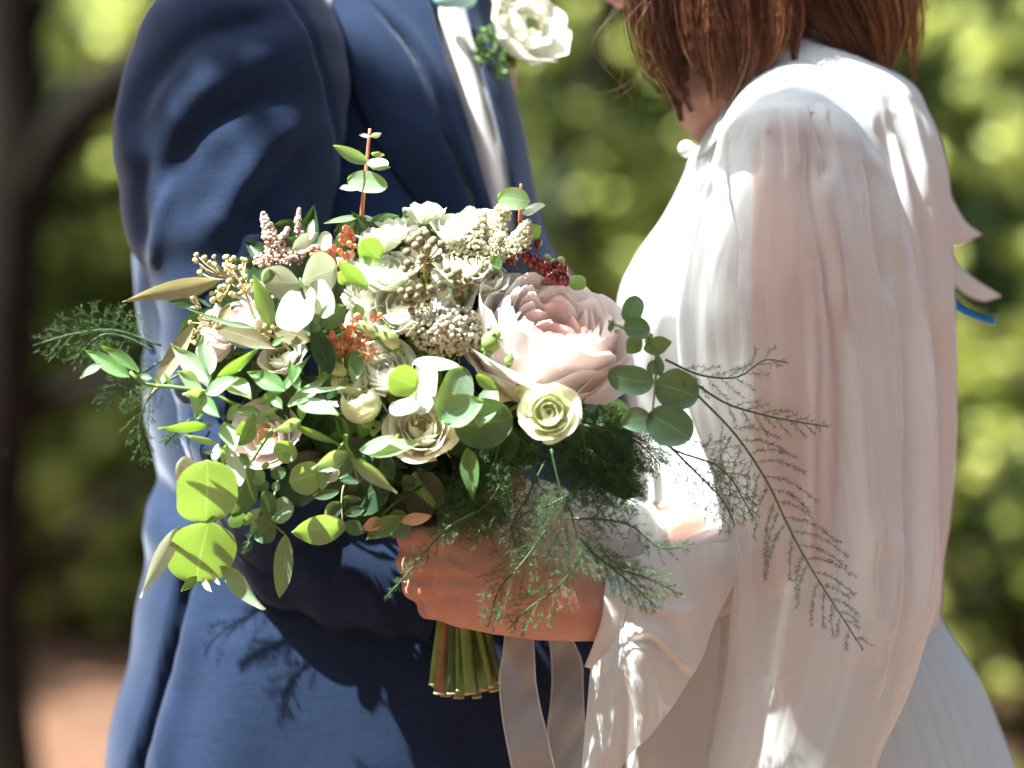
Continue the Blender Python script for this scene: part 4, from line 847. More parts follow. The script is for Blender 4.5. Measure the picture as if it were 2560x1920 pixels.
s = tube('rice_flower_cluster', [P(*fB(820, 1900), -.01), P(*fB(830, 1600), -.045)], [0.003, .002], M['stem'], BQ, 6, label='cluster of tiny cream rice flower buds in the centre')
cs = []; out = []
for i in range(720):
    a = r_.random() * 6.28; q = math.sqrt(r_.random()); x, y = 830 + 290 * q * math.cos(a) + (60 if q * math.sin(a) > .2 else 0), 1440 + 190 * q * math.sin(a)
    h = -0.052 - 0.018 * (1 - q * q) + r_.uniform(-.004, .004); cs.append((P(*fB(x, y), h), r_.uniform(.6, 1.15)))
floret_soup('florets', cs, 0.0019, 'rice', s)
for i in range(60):
    a = cs[i * 7][0]; needles_along([a + Vector((0, .014, -.012)), a], 14, 0.005, 0.0009, .8, out, rg)
quad_soup('needles', out, 'bud', s)
s = tube('berry_cluster', [P(*fB(1350, 1200), .02), P(*fB(1500, 1080), -.01)], [0.003, .002], M['stemb'], BQ, 6, label='dark red pointed berry buds above the peony')
pts = [(1300, 960), (1330, 940), (1390, 920), (1420, 955), (1412, 885), (1455, 990), (1480, 950), (1500, 1010), (1530, 985), (1560, 1010), (1505, 850), (1545, 1060), (1590, 1040), (1625, 1000), (1600, 1080), (1640, 1060), (1660, 1030), (1690, 1070), (1700, 1110), (1670, 1110), (1620, 1110), (1580, 1090), (1645, 1125), (1690, 1030), (1540, 1030), (1320, 985), (1440, 950)]
balls(0, [(P(*fB(a, c), -.016 + r_.uniform(-.008, .006)), Vector((r_.uniform(-.5, .5), -.5, 1)), r_.uniform(.8, 1.15)) for a, c in pts], 'berry', 0.0034, s, 'berry', 1.35, stalk=Vector(P(*fB(1500, 1130), .0)), smat='stemb')
balls(0, [(P(*fB(a, c), -.012), Vector((0, 0, 1)), 1) for a, c in [(1665, 972), (1610, 985), (1570, 955)]], 'gberry', 0.0036, s, 'green_berry')
def plume(label, f, pts, wpx, n, mat, rad, y, name='astilbe_plume', smat='stemt'):
    q = [P(*f(*p), y) for p in pts]; s = tube(name, q, [0.0015, .0008], M[smat], BQ, 6, label=label)
    L = spline(q, 30); cs = []
    for i in range(n):
        t = r_.random() ** 0.8; c = L[int(t * 29)]; wr = M_(wpx / SC[f]) * (1.05 - t) ** .7 * .5
        a = r_.random() * 6.28; k = math.sqrt(r_.random()); cs.append((c + np.array((math.cos(a) * k * wr, math.sin(a) * k * wr, r_.uniform(-1, 1) * wr * .4)), r_.uniform(.6, 1.3)))
    floret_soup('florets', cs, rad, mat, s); return s
plume('pale pink astilbe plume at the upper left', fZ1, [(1090, 760), (990, 500), (900, 200)], 260, 520, 'astil', .0013, .0)
plume('small reddish astilbe tip against the suit', fZ1, [(1340, 520), (1280, 400), (1275, 165)], 110, 200, 'astil', .0012, .005)
plume('short pink astilbe side shoot', fZ1, [(1020, 640), (1090, 500), (1165, 370)], 150, 220, 'astil', .0013, .0)
plume('broad base of the pink astilbe', fZ1, [(900, 740), (1020, 650), (1300, 560)], 260, 420, 'astil', .0014, .004)
plume('pink astilbe beside the coral florets', fZ1, [(1150, 720), (1280, 640), (1480, 560)], 240, 420, 'astil', .0014, .002)
for i, (lb, pt, wd_) in enumerate([('white astilbe plume top centre', [(1050, 900), (1080, 780), (1120, 640)], 260), ('white astilbe plume rising at the top right', [(1180, 860), (1260, 640), (1330, 470)], 200), ('white astilbe plume left of the berries', [(1060, 1040), (1160, 900), (1260, 780)], 330), ('white astilbe plume above the berries', [(1330, 900), (1400, 800), (1440, 690)], 220), ('white astilbe plume behind the small brunia', [(960, 1000), (1000, 880), (980, 720)], 260), ('white astilbe plume low beside the peony', [(1080, 1100), (1130, 1020), (1200, 960)], 200)]):
    plume(lb, fB, pt, wd_, 620, 'fluff', .00135, -.022 if i != 1 else -.005, smat='stem')
# orange and coral florets
fl = mesh('floret', *uvsphere(7, 6, .0026, .0026, .0048)); fl.materials.append(M['wax']); fl2 = mesh('floret', *uvsphere(7, 6, .003, .003, .0048)); fl2.materials.append(M['waxp'])
def waxspray(label, f, pts, root, y):
    q = P(*f(*root), y + .02); s = tube('wax_flower_spray', [q + Vector((0, .01, -.02)), q], .001, M['stemb'], BQ, 5, label=label); V = []; F = []
    for i, (a, c) in enumerate(pts):
        t = P(*f(a, c), y + r_.uniform(-.008, .004)); d = (t - q).normalized()
        ob('floret', fl2 if i % 4 == 0 else fl, None, s, mw=Matrix.Translation(t) @ (d + Vector((r_.uniform(-.4, .4), -.3, r_.uniform(-.3, .3)))).to_track_quat('Z', 'Y').to_matrix().to_4x4() @ Matrix.Scale(r_.uniform(.75, 1.2), 4))
        v, k = tube_data(spline([q, (q + t) / 2, t], 4), .0006, 4, len(V)); V += v; F += k
    ob('stalk', mesh('stalk', V, F), M['wax'], s)
waxspray('orange waxy florets near the middle of the bouquet', fZ1, [(1880, 1300), (1800, 1400), (1720, 1390), (1740, 1480), (1650, 1530), (1780, 1530), (1600, 1560), (1690, 1590), (1570, 1610), (1900, 1480), (1850, 1560), (1620, 1480), (2030, 1300), (1950, 1430), (1760, 1600), (1840, 1620), (1560, 1520), (1920, 1560), (1690, 1660), (1790, 1460), (1870, 1390), (1990, 1520), (2100, 1290)], (1740, 1720), -.062)
waxspray('orange tubular florets by the olive leaf', fZ1, [(1770, 390), (1820, 420), (1720, 460), (1760, 500), (1840, 480), (1800, 540), (1860, 560), (1730, 520), (1800, 460)], (1920, 640), -.02)
waxspray('coral florets beside the waxy round leaves', fZ1, [(1590, 600), (1620, 640), (1600, 690), (1640, 720), (1560, 590), (1680, 780), (1700, 620), (1760, 660), (1820, 650), (1540, 650), (1490, 640), (1430, 660), (1630, 590)], (1700, 860), -.02)
# spiky orange flower
s = tube('spiky_flower', [P(*fD(330, 330), -.02), P(*fD(330, 240), -.055)], .002, M['stemb'], BQ, 6, label='thin petalled apricot flower under the orange florets')
for i in range(22):
    a = 6.283 * i / 22; leaf(s, fD, 335 + 12 * math.cos(a), 235 + 8 * math.sin(a), 335 + r_.uniform(70, 110) * math.cos(a), 225 + r_.uniform(60, 95) * math.sin(a), 22, dy=r_.uniform(-.01, .01), kind='lance', mat='peach', y=-.055)
# green buds
def bud(label, f, x, y, w_, h_, tilt, yy, stem_to, mat='bud', sep=True):
    c = P(*f(x, y), yy); r = M_(w_ / SC[f]) / 2; hh = M_(h_ / SC[f]) / 2
    V, F = uvsphere(12, 9); V = [(a * r * (1 - .35 * max(0, d)) * (1 + .06 * math.cos(5 * math.atan2(c2, a))), c2 * r * (1 - .35 * max(0, d)) * (1 + .06 * math.cos(5 * math.atan2(c2, a))), d * hh) for a, c2, d in V]
    T = P(*f(*stem_to), yy + .045); d = (c - T).normalized()
    d = Vector((math.sin(R(tilt)), -.2, math.cos(R(tilt))))
    mw = Matrix.Translation(c) @ d.to_track_quat('Z', 'Y').to_matrix().to_4x4()
    o = ob('flower_bud', mesh('flower_bud', V, F), M[mat], BQ, label, mw=mw)
    inv = mw.inverted(); q = [inv @ (c - d.normalized() * hh * .85), inv @ (c * .5 + T * .5 - d.normalized() * hh), inv @ T]
    tube('stalk', q, .0016, M['stem'], o, 6)
    if sep:
        for k in range(5):
            me = quick_leaf_mesh(hh * 1.9, r * 1.0, PROF['lance'], .35, -.5, 8, 5, 0, k); me.materials.append(M['rus'])
            ob('sepal', me, None, o, mw=Matrix.Rotation(k * 1.2566, 4, 'Z') @ Matrix.Translation((0, -r * .25, -hh * 1.05)) @ Matrix.Rotation(R(100), 4, 'X'))
bud('big green bud beside the peony', f7, 300, 765, 175, 200, 25, -.075, (210, 900))
bud('small green bud on a dark stalk below the peony', f7, 443, 925, 75, 100, 10, -.08, (400, 1130))
bud('half open ruffled green bud above the lisianthus', f7, 545, 1185, 150, 120, -80, -.078, (440, 1350), 'budp')
bud('long pale bud in the centre, right one', fD, 475, 120, 110, 200, -40, -.07, (610, 280), 'budp')
bud('long pale bud in the centre, left one', fD, 330, 65, 80, 170, -45, -.07, (530, 280), 'budp')
bud('yellow green pointed bud near the white ranunculus', fC, 1430, 270, 75, 150, -60, -.07, (1500, 330), 'budp')
bud('tiny bud under the yellow green bud', fC, 1430, 345, 50, 70, 0, -.07, (1430, 420), 'budp')

# ------------------------------------------------------------------ asparagus fern
def fern(f, stem, Lb, n, y, label=None, dens=1.0, spread=55, sides=(1, -1), t0=0.12, dy=0.0, curl=0.25, taper=1.0, sub=True, seed=1):
    r = np.random.default_rng(seed)
    q = [np.array(P(*f(*p), y + dy * i / (len(stem) - 1))) for i, p in enumerate(stem)]
    s = tube('asparagus_fern', [Vector(a) for a in q], [0.0011, .0005], M['stemd'], BQ, 5, label=label)
    L = spline(q, 60); T = np.gradient(L, axis=0); T /= np.linalg.norm(T, axis=1)[:, None]
    out = []; V = []; F = []
    k = M_(1.0 / SC[f], y)
    for i in range(n):
        t = t0 + (0.97 - t0) * (i + r.random() * .5) / n; j = int(t * 59); sd = sides[i % len(sides)]
        ln = Lb * k * (math.sin(math.pi * (0.12 + 0.86 * t ** .8)) ** .8) ** taper * (0.75 + .45 * r.random())
        nrm = np.array((T[j][2], 0, -T[j][0])) * sd; an = R(spread * (0.8 + .4 * r.random()) * (1.0 - .35 * t))
        d = T[j] * math.cos(an) + nrm * math.sin(an) + np.array((0, r.normal() * .22, 0)); d /= np.linalg.norm(d)
        b0 = L[j]; b1 = b0 + d * ln * .5; b2 = b0 + d * ln + T[j] * ln * curl * .5 + np.array((0, 0, -ln * curl * .35))
        v, fc = tube_data(spline([b0, b1, b2], 7), 0.00022, 3, len(V), False); V += v; F += fc
        nn = int(dens * ln / 0.00052) + 4
        if sub and ln > 0.02:
            needles_along([b0, b1, b2], nn // 2, 0.0042, 0.00042, .8, out, r, .1)
            bl = spline([b0, b1, b2], 12); m_ = int(ln / 0.0055)
            for h in range(m_):
                tt = (h + .5) / m_; c0 = bl[int(tt * 11)]; e = d * .75 + np.cross(d, (0, 1, 0)) * (1 if h % 2 else -1) * .75 + np.array((0, r.normal() * .3, 0)); e /= np.linalg.norm(e)
                l2 = ln * .26 * (1.1 - tt) * (.6 + .8 * r.random()) + .003; c2 = c0 + e * l2
                v, fc = tube_data([c0, (c0 + c2) / 2, c2], 0.00018, 3, len(V), False); V += v; F += fc
                needles_along([c0, (c0 + c2) / 2, c2], int(dens * l2 / 0.0007) + 4, 0.0038, 0.0004, .75, out, r)
        else: needles_along([b0, b1, b2], nn, 0.0046, 0.00046, .75, out, r, .05)
    needles_along([L[20], L[40], L[59]], int(40 * dens), 0.0045, .0006, .7, out, r)
    quad_soup('needles', out, 'needle', s)
    ob('branchlets', mesh('branchlets', V, F), M['stemd'], s, kind='stuff')
    return s
fern(fE, [(405, 478), (560, 640), (700, 850), (790, 1040), (860, 1170), (960, 1330), (1092, 1535)], 205, 34, -.075, 'long asparagus fern frond arching down across the sheer sleeve', 1.3, 62, taper=.85, seed=1, curl=.35, sub=False)
fern(fE, [(270, 330), (420, 395), (580, 400), (690, 330), (780, 345)], 110, 16, -.07, 'asparagus fern tip curling up at the right', .9, 50, sub=False, seed=2)
fern(fE, [(380, 420), (520, 510), (700, 565), (950, 610)], 100, 16, -.065, 'asparagus fern frond pointing right across the sleeve', .9, 45, sub=False, seed=3, t0=.3)
fern(fE, [(300, 700), (420, 820), (520, 930), (560, 1020)], 170, 18, -.06, 'asparagus fern hanging into the bright gap', .8, 55, seed=4)
fern(fE, [(140, 560), (300, 700), (500, 780), (640, 990)], 170, 20, -.055, 'asparagus fern behind the dark round leaves', .8, 55, seed=5)
fern(fF, [(1030, -60), (1090, 180), (1145, 310), (1168, 450), (1192, 610)], 300, 24, -.08, 'asparagus fern stem hanging over the far sleeve', .9, 70, seed=6, t0=.3, taper=.7)
fern(fF, [(1180, 420), (1330, 560), (1560, 640), (1740, 730)], 150, 20, -.08, 'asparagus fern spray over the gathered cuff', 1.1, 45, sub=False, seed=7, t0=.1)
fern(fF, [(1230, 480), (1380, 600), (1500, 700), (1600, 800)], 150, 18, -.078, 'asparagus fern spray lower on the gathered cuff', 1.1, 45, sub=False, seed=8, t0=.1)
fern(fF, [(1000, 380), (870, 560), (760, 680), (690, 900)], 170, 22, -.078, 'asparagus fern frond drooping over the hand', 1.1, 45, sub=False, seed=9)
fern(fF, [(1200, 520), (1050, 700), (920, 790), (790, 915)], 170, 20, -.075, 'asparagus fern frond lying along the wrist', 1.1, 45, sub=False, seed=10)
fern(fF, [(620, 280), (480, 360), (380, 460), (230, 640), (130, 750)], 90, 18, -.075, 'thin asparagus fern reaching past the ring', .9, 45, seed=11, taper=1.6)
fern(fF, [(800, 40), (700, 220), (560, 330), (430, 420)], 190, 20, -.06, 'dark asparagus fern above the hand', 1.1, 55, seed=12)
fern(fF, [(1000, 0), (900, 200), (820, 360), (880, 560)], 220, 22, -.06, 'dark asparagus fern beside the shaded rose', 1.1, 55, seed=13)
fern(fF, [(1200, -160), (1250, 60), (1330, 150), (1490, 230)], 240, 36, -.04, 'dark asparagus fern below the peony', 2.3, 60, seed=14)
fern(fD, [(1500, 700), (1750, 800), (1950, 950), (2150, 1200)], 330, 36, -.03, 'asparagus fern mass under the peony at the right', 2.3, 60, seed=15)
fern(fD, [(1350, 760), (1450, 900), (1700, 1000), (2050, 1050)], 330, 36, -.02, 'asparagus fern mass against the dark suit', 2.3, 60, seed=16)
fern(fD, [(1800, 700), (2000, 760), (2200, 850), (2350, 1000)], 260, 36, -.035, 'asparagus fern behind the right eucalyptus', 2.3, 60, seed=17)
fern(fD, [(1250, 820), (1200, 1000), (1100, 1200), (900, 1400)], 300, 36, -.045, 'dark asparagus fern at the throat of the bouquet', 2.3, 60, seed=18)
fern(fF, [(1120, 190), (1000, 250), (880, 290), (800, 420)], 120, 14, -.07, 'asparagus fern sidebranch over the far cuff', 1.0, 45, seed=19)
fern(fF, [(1150, 315), (1300, 320), (1450, 350), (1640, 480), (1800, 450)], 130, 18, -.07, 'asparagus fern sidebranch hooked at its tip', .9, 50, seed=20)
fern(fA, [(950, 1560), (600, 1450), (330, 1480), (60, 1560)], 270, 20, .05, 'pale blurred asparagus fern at the far left', .4, 55, seed=21)
fern(fA, [(900, 1600), (700, 1500), (560, 1480), (400, 1600), (330, 1700)], 240, 18, .03, 'blurred asparagus fern behind the left ruscus tip', .4, 55, seed=22)
fern(fC, [(560, 300), (440, 380), (360, 480), (330, 640), (370, 820)], 150, 18, .03, 'asparagus fern hanging beside the lit sleeve edge', .8, 50, seed=23)
fern(fC, [(500, 200), (300, 330), (180, 420), (90, 480)], 130, 14, .04, 'blurred asparagus fern pointing down at the left', .8, 45, seed=24)
fern(fZ2, [(250, 560), (190, 600), (100, 700), (40, 760)], 120, 12, .0, 'asparagus fern sprig against the lit blue cloth', .9, 50, seed=25)
fern(fC, [(1000, 1150), (950, 1230), (925, 1300)], 40, 8, -.03, 'short asparagus fern tip hanging below the left leaves', .9, 40, seed=26, sub=False)

# stems below the hand and the two ribbons
for i in range(17):
    t = i / 16; xb = fF(385 + 380 * t + r_.uniform(-14, 14), 0)[0]; yb = 1150 + (1215 + 55 * math.sin(t * 3.0) + r_.uniform(-45, 20)) / 2.155
    dz = r_.uniform(-.022, .024); th = r_.uniform(.0024, .0052)
    q = [P(1010 + 150 * t, 1130, .03 + dz), P(1105 + 80 * t, 1440, .03 + dz), P(xb, yb, .03 + dz * 1.3)]
    o = tube('cut_stem', q, th, M[['stem', 'stem', 'stemb', 'stem', 'stemd', 'stem'][i % 6]], BQ, 8)
    e = (q[2] - q[1]).normalized()
    tube('stem_end', [q[2] - e * .0005, q[2] + e * .0012], th * 1.06, M['cut'], o, 8, n=2)
def rib_fold(a): return lambda s_, t: 0.004 * np.sin(t * 9 + a) + 0.003 * np.sin(s_ * 4 + a) + .0015 * np.sin(t * 23 + s_ * 5 + a)
for A, B_, yy, a, lb in [([(785, 900), (772, 1040), (752, 1160), (757, 1280), (772, 1410), (795, 1540), (822, 1670), (860, 1850)], [(925, 900), (938, 1040), (946, 1190), (970, 1330), (1002, 1460), (1025, 1560), (1050, 1670), (1080, 1850)], .0, 1, 'left beige ribbon tail hanging from the stems'),
                         ([(1010, 900), (1030, 1040), (1036, 1180), (1026, 1330), (1012, 1450), (1020, 1540), (1050, 1670), (1090, 1850)], [(1120, 930), (1165, 1010), (1195, 1090), (1200, 1200), (1204, 1330), (1215, 1450), (1235, 1560), (1260, 1670)], .03, 2.4, 'right beige ribbon tail half behind the ruffled cuff')]:
    ro = patch('ribbon', [fF(*p) for p in A], [fF(*p) for p in B_], M['ribbon'], BQ, yy, yy, 70, 12, noise=(.002, 40, a), label=lb, wave=lambda s_, t, a=a: 0.004 * np.sin(s_ * 11 + a) + .002 * np.sin(t * 4 + s_ * 19))
    for C in (A, B_):
        tube('ribbon_edge', [P(*fF(*p), yy - .0015) for p in C], .0007, M['ribbon'], ro, 5)

# ------------------------------------------------------------------ the bride
br = bpy.data.objects.new('person', None); COL.objects.link(br); br.location = (0, 0, 0)
tag(br, 'person with brown hair in a sheer white blouse holding the bouquet', 'person')
chain_b = [
    [(1820, -360, .15, .09, .078, .09), (1800, -250, .15, .088, .076, .09)], [(1700, -180, .15, .062, .055, .07), (1570, -40, .15, .026, .03, .022)], [(1560, -180, .15, .02, .016, .02), (1545, -160, .15, .016, .012, .012)],
    [(1850, -150, .155, .055, .055, .06), (1880, 60, .16, .055, .055, .06), (1870, 230, .17, .07, .075, .06)],
    [(1880, 300, .18, .05, .06, .04), (1980, 400, .18, .08, .07, .06), (1960, 800, .20, .10, .075, .1), (1940, 1300, .20, .10, .075, .1), (1950, 1900, .2, .13, .1, .1)],
    [(1800, 200, .15, .03, .03, .03), (1784, 350, .15, .016, .02, .02), (1765, 440, .16, .014, .02, .02)],
    [(1980, 400, .09, .038, .038, .04), (2000, 700, .06, .042, .04, .05), (1985, 1330, .085, .034, .034, .036)],
    [(1985, 1340, .085, .033, .033, .033), (1740, 1450, .062, .028, .028, .029), (1520, 1518, .006, .024, .022, .0285), (1440, 1512, -.005, .022, .020, .031)],
    # back of the hand
    [(1440, 1512, -.005, .022, .020, .031), (1340, 1490, -.012, .02, .019, .037), (1230, 1455, -.018, .02, .019, .0435), (1140, 1435, -.016, .02, .018, .044), (1095, 1432, -.013, .0165, .016, .039)],
    [(1108, 1362, -.026, .0105, .010, .0105), (1112, 1364, -.026, .0100, .010, .0100)], [(1108, 1416, -.030, .0105, .009, .0105), (1112, 1416, -.030, .0105, .009, .0105)], [(1112, 1466, -.029, .0100, .009, .0100), (1116, 1466, -.029, .0100, .009, .0100)], [(1134, 1510, -.025, .0095, .009, .0095), (1138, 1510, -.025, .0095, .009, .0095)],
    [(1125, 1366, -.0315, .0034, .0034, .0034), (1310, 1452, -.0300, .0034, .0034, .0034)], [(1125, 1416, -.0350, .0034, .0034, .0034), (1310, 1468, -.0310, .0034, .0034, .0034)], [(1128, 1466, -.0340, .0032, .0032, .0032), (1310, 1486, -.0305, .0032, .0032, .0032)],
    # fingers curl round the stems on the far side
    [(1100, 1362, -.016, .0118, .0125, .0118), (1056, 1350, -.014, .0120, .0125, .0120), (1022, 1342, .010, .0115, .0115, .0115), (1040, 1346, .04, .010, .010, .010), (1110, 1352, .062, .009, .009, .009), (1165, 1358, .055, .008, .008, .008)],
    [(1100, 1416, -.018, .0118, .0125, .0118), (1052, 1410, -.017, .0124, .0125, .0122), (1022, 1404, .011, .0118, .0118, .0118), (1042, 1408, .044, .0105, .0105, .0105), (1120, 1412, .066, .009, .009, .009), (1180, 1416, .056, .008, .008, .008)],
    [(1105, 1466, -.017, .0118, .0125, .0116), (1064, 1468, -.015, .0120, .0125, .0118), (1036, 1468, .010, .0113, .0113, .0113), (1055, 1470, .042, .010, .010, .010), (1125, 1472, .063, .009, .009, .009), (1180, 1474, .054, .008, .008, .008)],
    [(1130, 1512, -.014, .0115, .0115, .0116), (1090, 1518, -.010, .0112, .0115, .0110), (1072, 1520, .010, .010, .010, .010), (1085, 1520, .036, .009, .009, .009), (1140, 1522, .055, .0078, .0078, .0078), (1180, 1524, .048, .007, .007, .007)],
    # thumb closes over the top of the stems
    [(1300, 1420, -.01, .017, .016, .017), (1210, 1335, .004, .0145, .014, .014), (1130, 1312, .022, .012, .012, .012), (1075, 1318, .036, .010, .010, .010)],
    # the far arm and hand behind the bouquet
    [(1930, 420, .27, .045, .045, .05), (1850, 1200, .26, .036, .034, .036), (1600, 1345, .16, .032, .03, .03), (1330, 1295, .07, .024, .022, .024), (1262, 1250, .06, .024, .014, .026)],
    [(1270, 1225, .055, .0105, .010, .010), (1225, 1222, .04, .0095, .009, .009), (1180, 1250, .035, .0085, .008, .008)],
    [(1262, 1260, .055, .0105, .010, .010), (1210, 1262, .045, .0095, .009, .009), (1170, 1290, .04, .0085, .008, .008)],
    [(1265, 1290, .055, .0100, .010, .010), (1215, 1300, .045, .009, .009, .009), (1180, 1320, .045, .008, .008, .008)],
    [(1280, 1240, .05, .011, .010, .010), (1292, 1205, .03, .0095, .009, .009), (1280, 1190, .02, .0085, .008, .008)],
]
ob('body', blobs_to_mesh('body', chain_b, 0.0027, 6), M['skin'], br)
# ring
V = []; c = P(1004, 1434, .006)
a = np.linspace(0, 2 * math.pi, 25)[:-1]
ringp = [Vector((M_(18) * 0 + .0125 * math.cos(t), .0125 * math.sin(t) , 0)) for t in a]
tv, tf = tube_data([*ringp, ringp[0]], .0012, 6, 0, False)
rg_o = ob('ring', mesh('ring', tv, tf), M['gold'], br, mw=Matrix.Translation(P(1038, 1446, .006)) @ Matrix.Rotation(R(14), 4, 'X'))
gv = [(0, 0, -.003)] + [(.0028 * math.cos(k * .7854), .0028 * math.sin(k * .7854), 0) for k in range(8)] + [(.0017 * math.cos(k * .7854), .0017 * math.sin(k * .7854), .0012) for k in range(8)]
gf = [(0, 1 + (k + 1) % 8, 1 + k) for k in range(8)] + [(1 + k, 1 + (k + 1) % 8, 9 + (k + 1) % 8, 9 + k) for k in range(8)] + [tuple(range(9, 17))]
ob('gemstone', mesh('gemstone', gv, gf, smooth=False), M['gem'], rg_o, mw=Matrix.Translation((-.0146, -.003, 0)) @ Matrix.Rotation(R(-90), 4, 'Y'))

# blouse body
rowsB = [(118, 1850, 2090, .16, .055), (150, 1830, 2150, .165, .07), (205, 1800, 2262, .17, .085), (295, 1765, 2318, .175, .10), (420, 1716, 2358, .18, .11), (540, 1649, 2364, .18, .118), (633, 1588, 2366, .18, .12), (700, 1556, 2368, .18, .12),
         (787, 1538, 2370, .18, .12), (900, 1545, 2372, .19, .12), (1076, 1584, 2366, .19, .115), (1261, 1582, 2356, .19, .115), (1400, 1578, 2352, .19, .115), (1540, 1570, 2346, .19, .115), (1640, 1570, 2310, .19, .115), (1772, 1565, 2264, .19, .12), (1900, 1560, 2185, .19, .12), (2040, 1560, 2120, .19, .12)]
foldB = [([(1790, 300), (1700, 500), (1640, 700), (1620, 1000)], 26, .008), ([(1830, 330), (1760, 560), (1710, 800), (1690, 1100)], 26, -.008), ([(1580, 720), (1600, 900), (1600, 1200)], 20, .006), ([(1650, 900), (1660, 1100), (1650, 1260)], 16, -.006),
         ([(2230, 260), (2300, 600), (2330, 1000), (2330, 1500)], 18, .007), ([(2200, 330), (2270, 620), (2300, 1000), (2310, 1400)], 16, -.007), ([(2150, 260), (2230, 500), (2270, 800), (2280, 1200)], 18, .006), ([(1690, 1100), (1700, 1300), (1690, 1400)], 22, .008)]
def gathers(rows, n, amp, wmin, wmax, seed, lo=.02, hi=.98):
    r = np.random.default_rng(seed); G = interp(rows, 24); L = []
    for i in range(n):
        u = lo + (hi - lo) * (i + r.random() * .8) / n; dr = r.normal() * .02; a, c = sorted(r.integers(0, 24, 2)); 
        if i % 3 == 0: a = 0
        if c - a < 8: c = min(23, a + 10); a = max(0, c - 10)
        px = [(g[1] + (g[2] - g[1]) * (0.5 - .5 * math.cos(math.pi * min(1, max(0, u + dr * (k / 23))))), g[0]) for k, g in enumerate(G)]
        L.append((px[a:c + 1:3] if len(px[a:c + 1:3]) > 2 else px[a:c + 1], wmin + (wmax - wmin) * r.random() ** 2, amp * (.5 + r.random()) * (1 if i % 2 else -1)))
    return L
foldB += gathers(rowsB[3:], 44, .0011, 6, 11, 77) + gathers(rowsB[3:], 10, .004, 22, 36, 80)
garment('blouse', rowsB, M['blouse'], br, foldB, 320, 200, (.0022, 60, 12), .92, stretch=4)
# shoulder yoke with collar band
patch('yoke', [(1778, 262), (1812, 226), (1860, 190), (1920, 158), (1985, 138), (2050, 134), (2130, 158), (2230, 200)], [(1716, 425), (1768, 372), (1850, 296), (1920, 276), (2000, 276), (2070, 300), (2150, 365), (2240, 480)], M['blouse'], br, [.15, .13, .11, .10, .10, .105, .11, .12], [.155, .11, .05, .028, .024, .028, .045, .085], 70, 26, bulge=.003, noise=(.0006, 60, 3), thick=.002)
# near sleeve: gathers at the shoulder, long folds, sheer
rowsV = [(262, 1858, 2085, .085, .045), (290, 1830, 2120, .08, .06), (400, 1782, 2195, .07, .078), (500, 1748, 2240, .065, .085), (600, 1722, 2268, .06, .088), (700, 1704, 2285, .06, .09), (800, 1694, 2300, .06, .09), (1000, 1716, 2325, .055, .09), (1200, 1788, 2338, .055, .088), (1352, 1818, 2340, .055, .088), (1473, 1824, 2338, .055, .088), (1615, 1820, 2300, .055, .088), (1772, 1799, 2252, .055, .085), (1920, 1772, 2180, .055, .082), (2060, 1745, 2110, .055, .08)]
def e(*p): return [fE(*q) for q in p]
def g4(*p): return [f4(*q) for q in p]
foldV = [(g4((1050, 650), (1060, 860), (1065, 1100)), 10, -.004), (g4((950, 650), (930, 860), (950, 1100)), 12, -.004), (g4((1000, 640), (1000, 850)), 10, .004), (g4((1150, 650), (1170, 860), (1180, 1100)), 12, .005), (g4((1270, 660), (1290, 820), (1330, 1000), (1310, 1120)), 15, -.012), (g4((1360, 720), (1380, 820)), 10, -.007),
         (g4((770, 860), (735, 1000), (760, 1300), (810, 1700), (840, 2100)), 14, -.009), (g4((820, 860), (800, 1100), (830, 1500), (860, 1900)), 16, .006), (g4((1205, 900), (1225, 1200), (1310, 1600), (1330, 1900)), 22, -.011), (g4((1260, 1100), (1360, 1500), (1400, 1900)), 20, .008), (g4((1565, 930), (1620, 1120), (1660, 1400), (1720, 1800)), 16, -.008), (g4((1600, 900), (1680, 1150), (1740, 1500)), 16, .007), (g4((1450, 800), (1520, 1000), (1560, 1300)), 20, .005),
         (e((545, -40), (570, 200), (590, 400), (585, 700)), 26, .012), (e((520, -40), (540, 200), (560, 400)), 14, -.007), (e((700, 0), (720, 300), (720, 600)), 30, .004), (e((835, -20), (848, 200), (850, 500), (850, 900), (845, 1200)), 22, .012), (e((905, 0), (920, 200), (930, 600), (930, 1000), (920, 1400)), 44, -.014), (e((930, -20), (975, 250), (1020, 600), (1040, 900), (1050, 1150)), 20, .011), (e((1080, 950), (1060, 1150), (1090, 1400), (1110, 1640)), 20, .010), (e((1180, 1000), (1160, 1200), (1130, 1450)), 22, .008), (e((1110, 1100), (1110, 1250), (1110, 1420)), 22, -.008),
         (e((1250, 0), (1285, 300), (1300, 700), (1290, 1200), (1230, 1640)), 18, .010), (e((1200, 0), (1240, 400), (1250, 800), (1240, 1200)), 22, -.008), (e((1150, 0), (1190, 300), (1200, 700)), 20, .005), (e((620, 700), (640, 1000), (600, 1300), (560, 1640)), 26, .006), (e((800, 1200), (760, 1400), (720, 1660)), 26, .012), (e((700, 1250), (660, 1450), (640, 1660)), 24, -.008)]
foldV += gathers(rowsV, 40, .0010, 5, 9, 78) + gathers(rowsV[2:], 9, .0038, 26, 44, 79)
garment('sleeve', rowsV, M['sheer'], br, foldV, 330, 240, (.0018, 34, 21), .9, stretch=6)
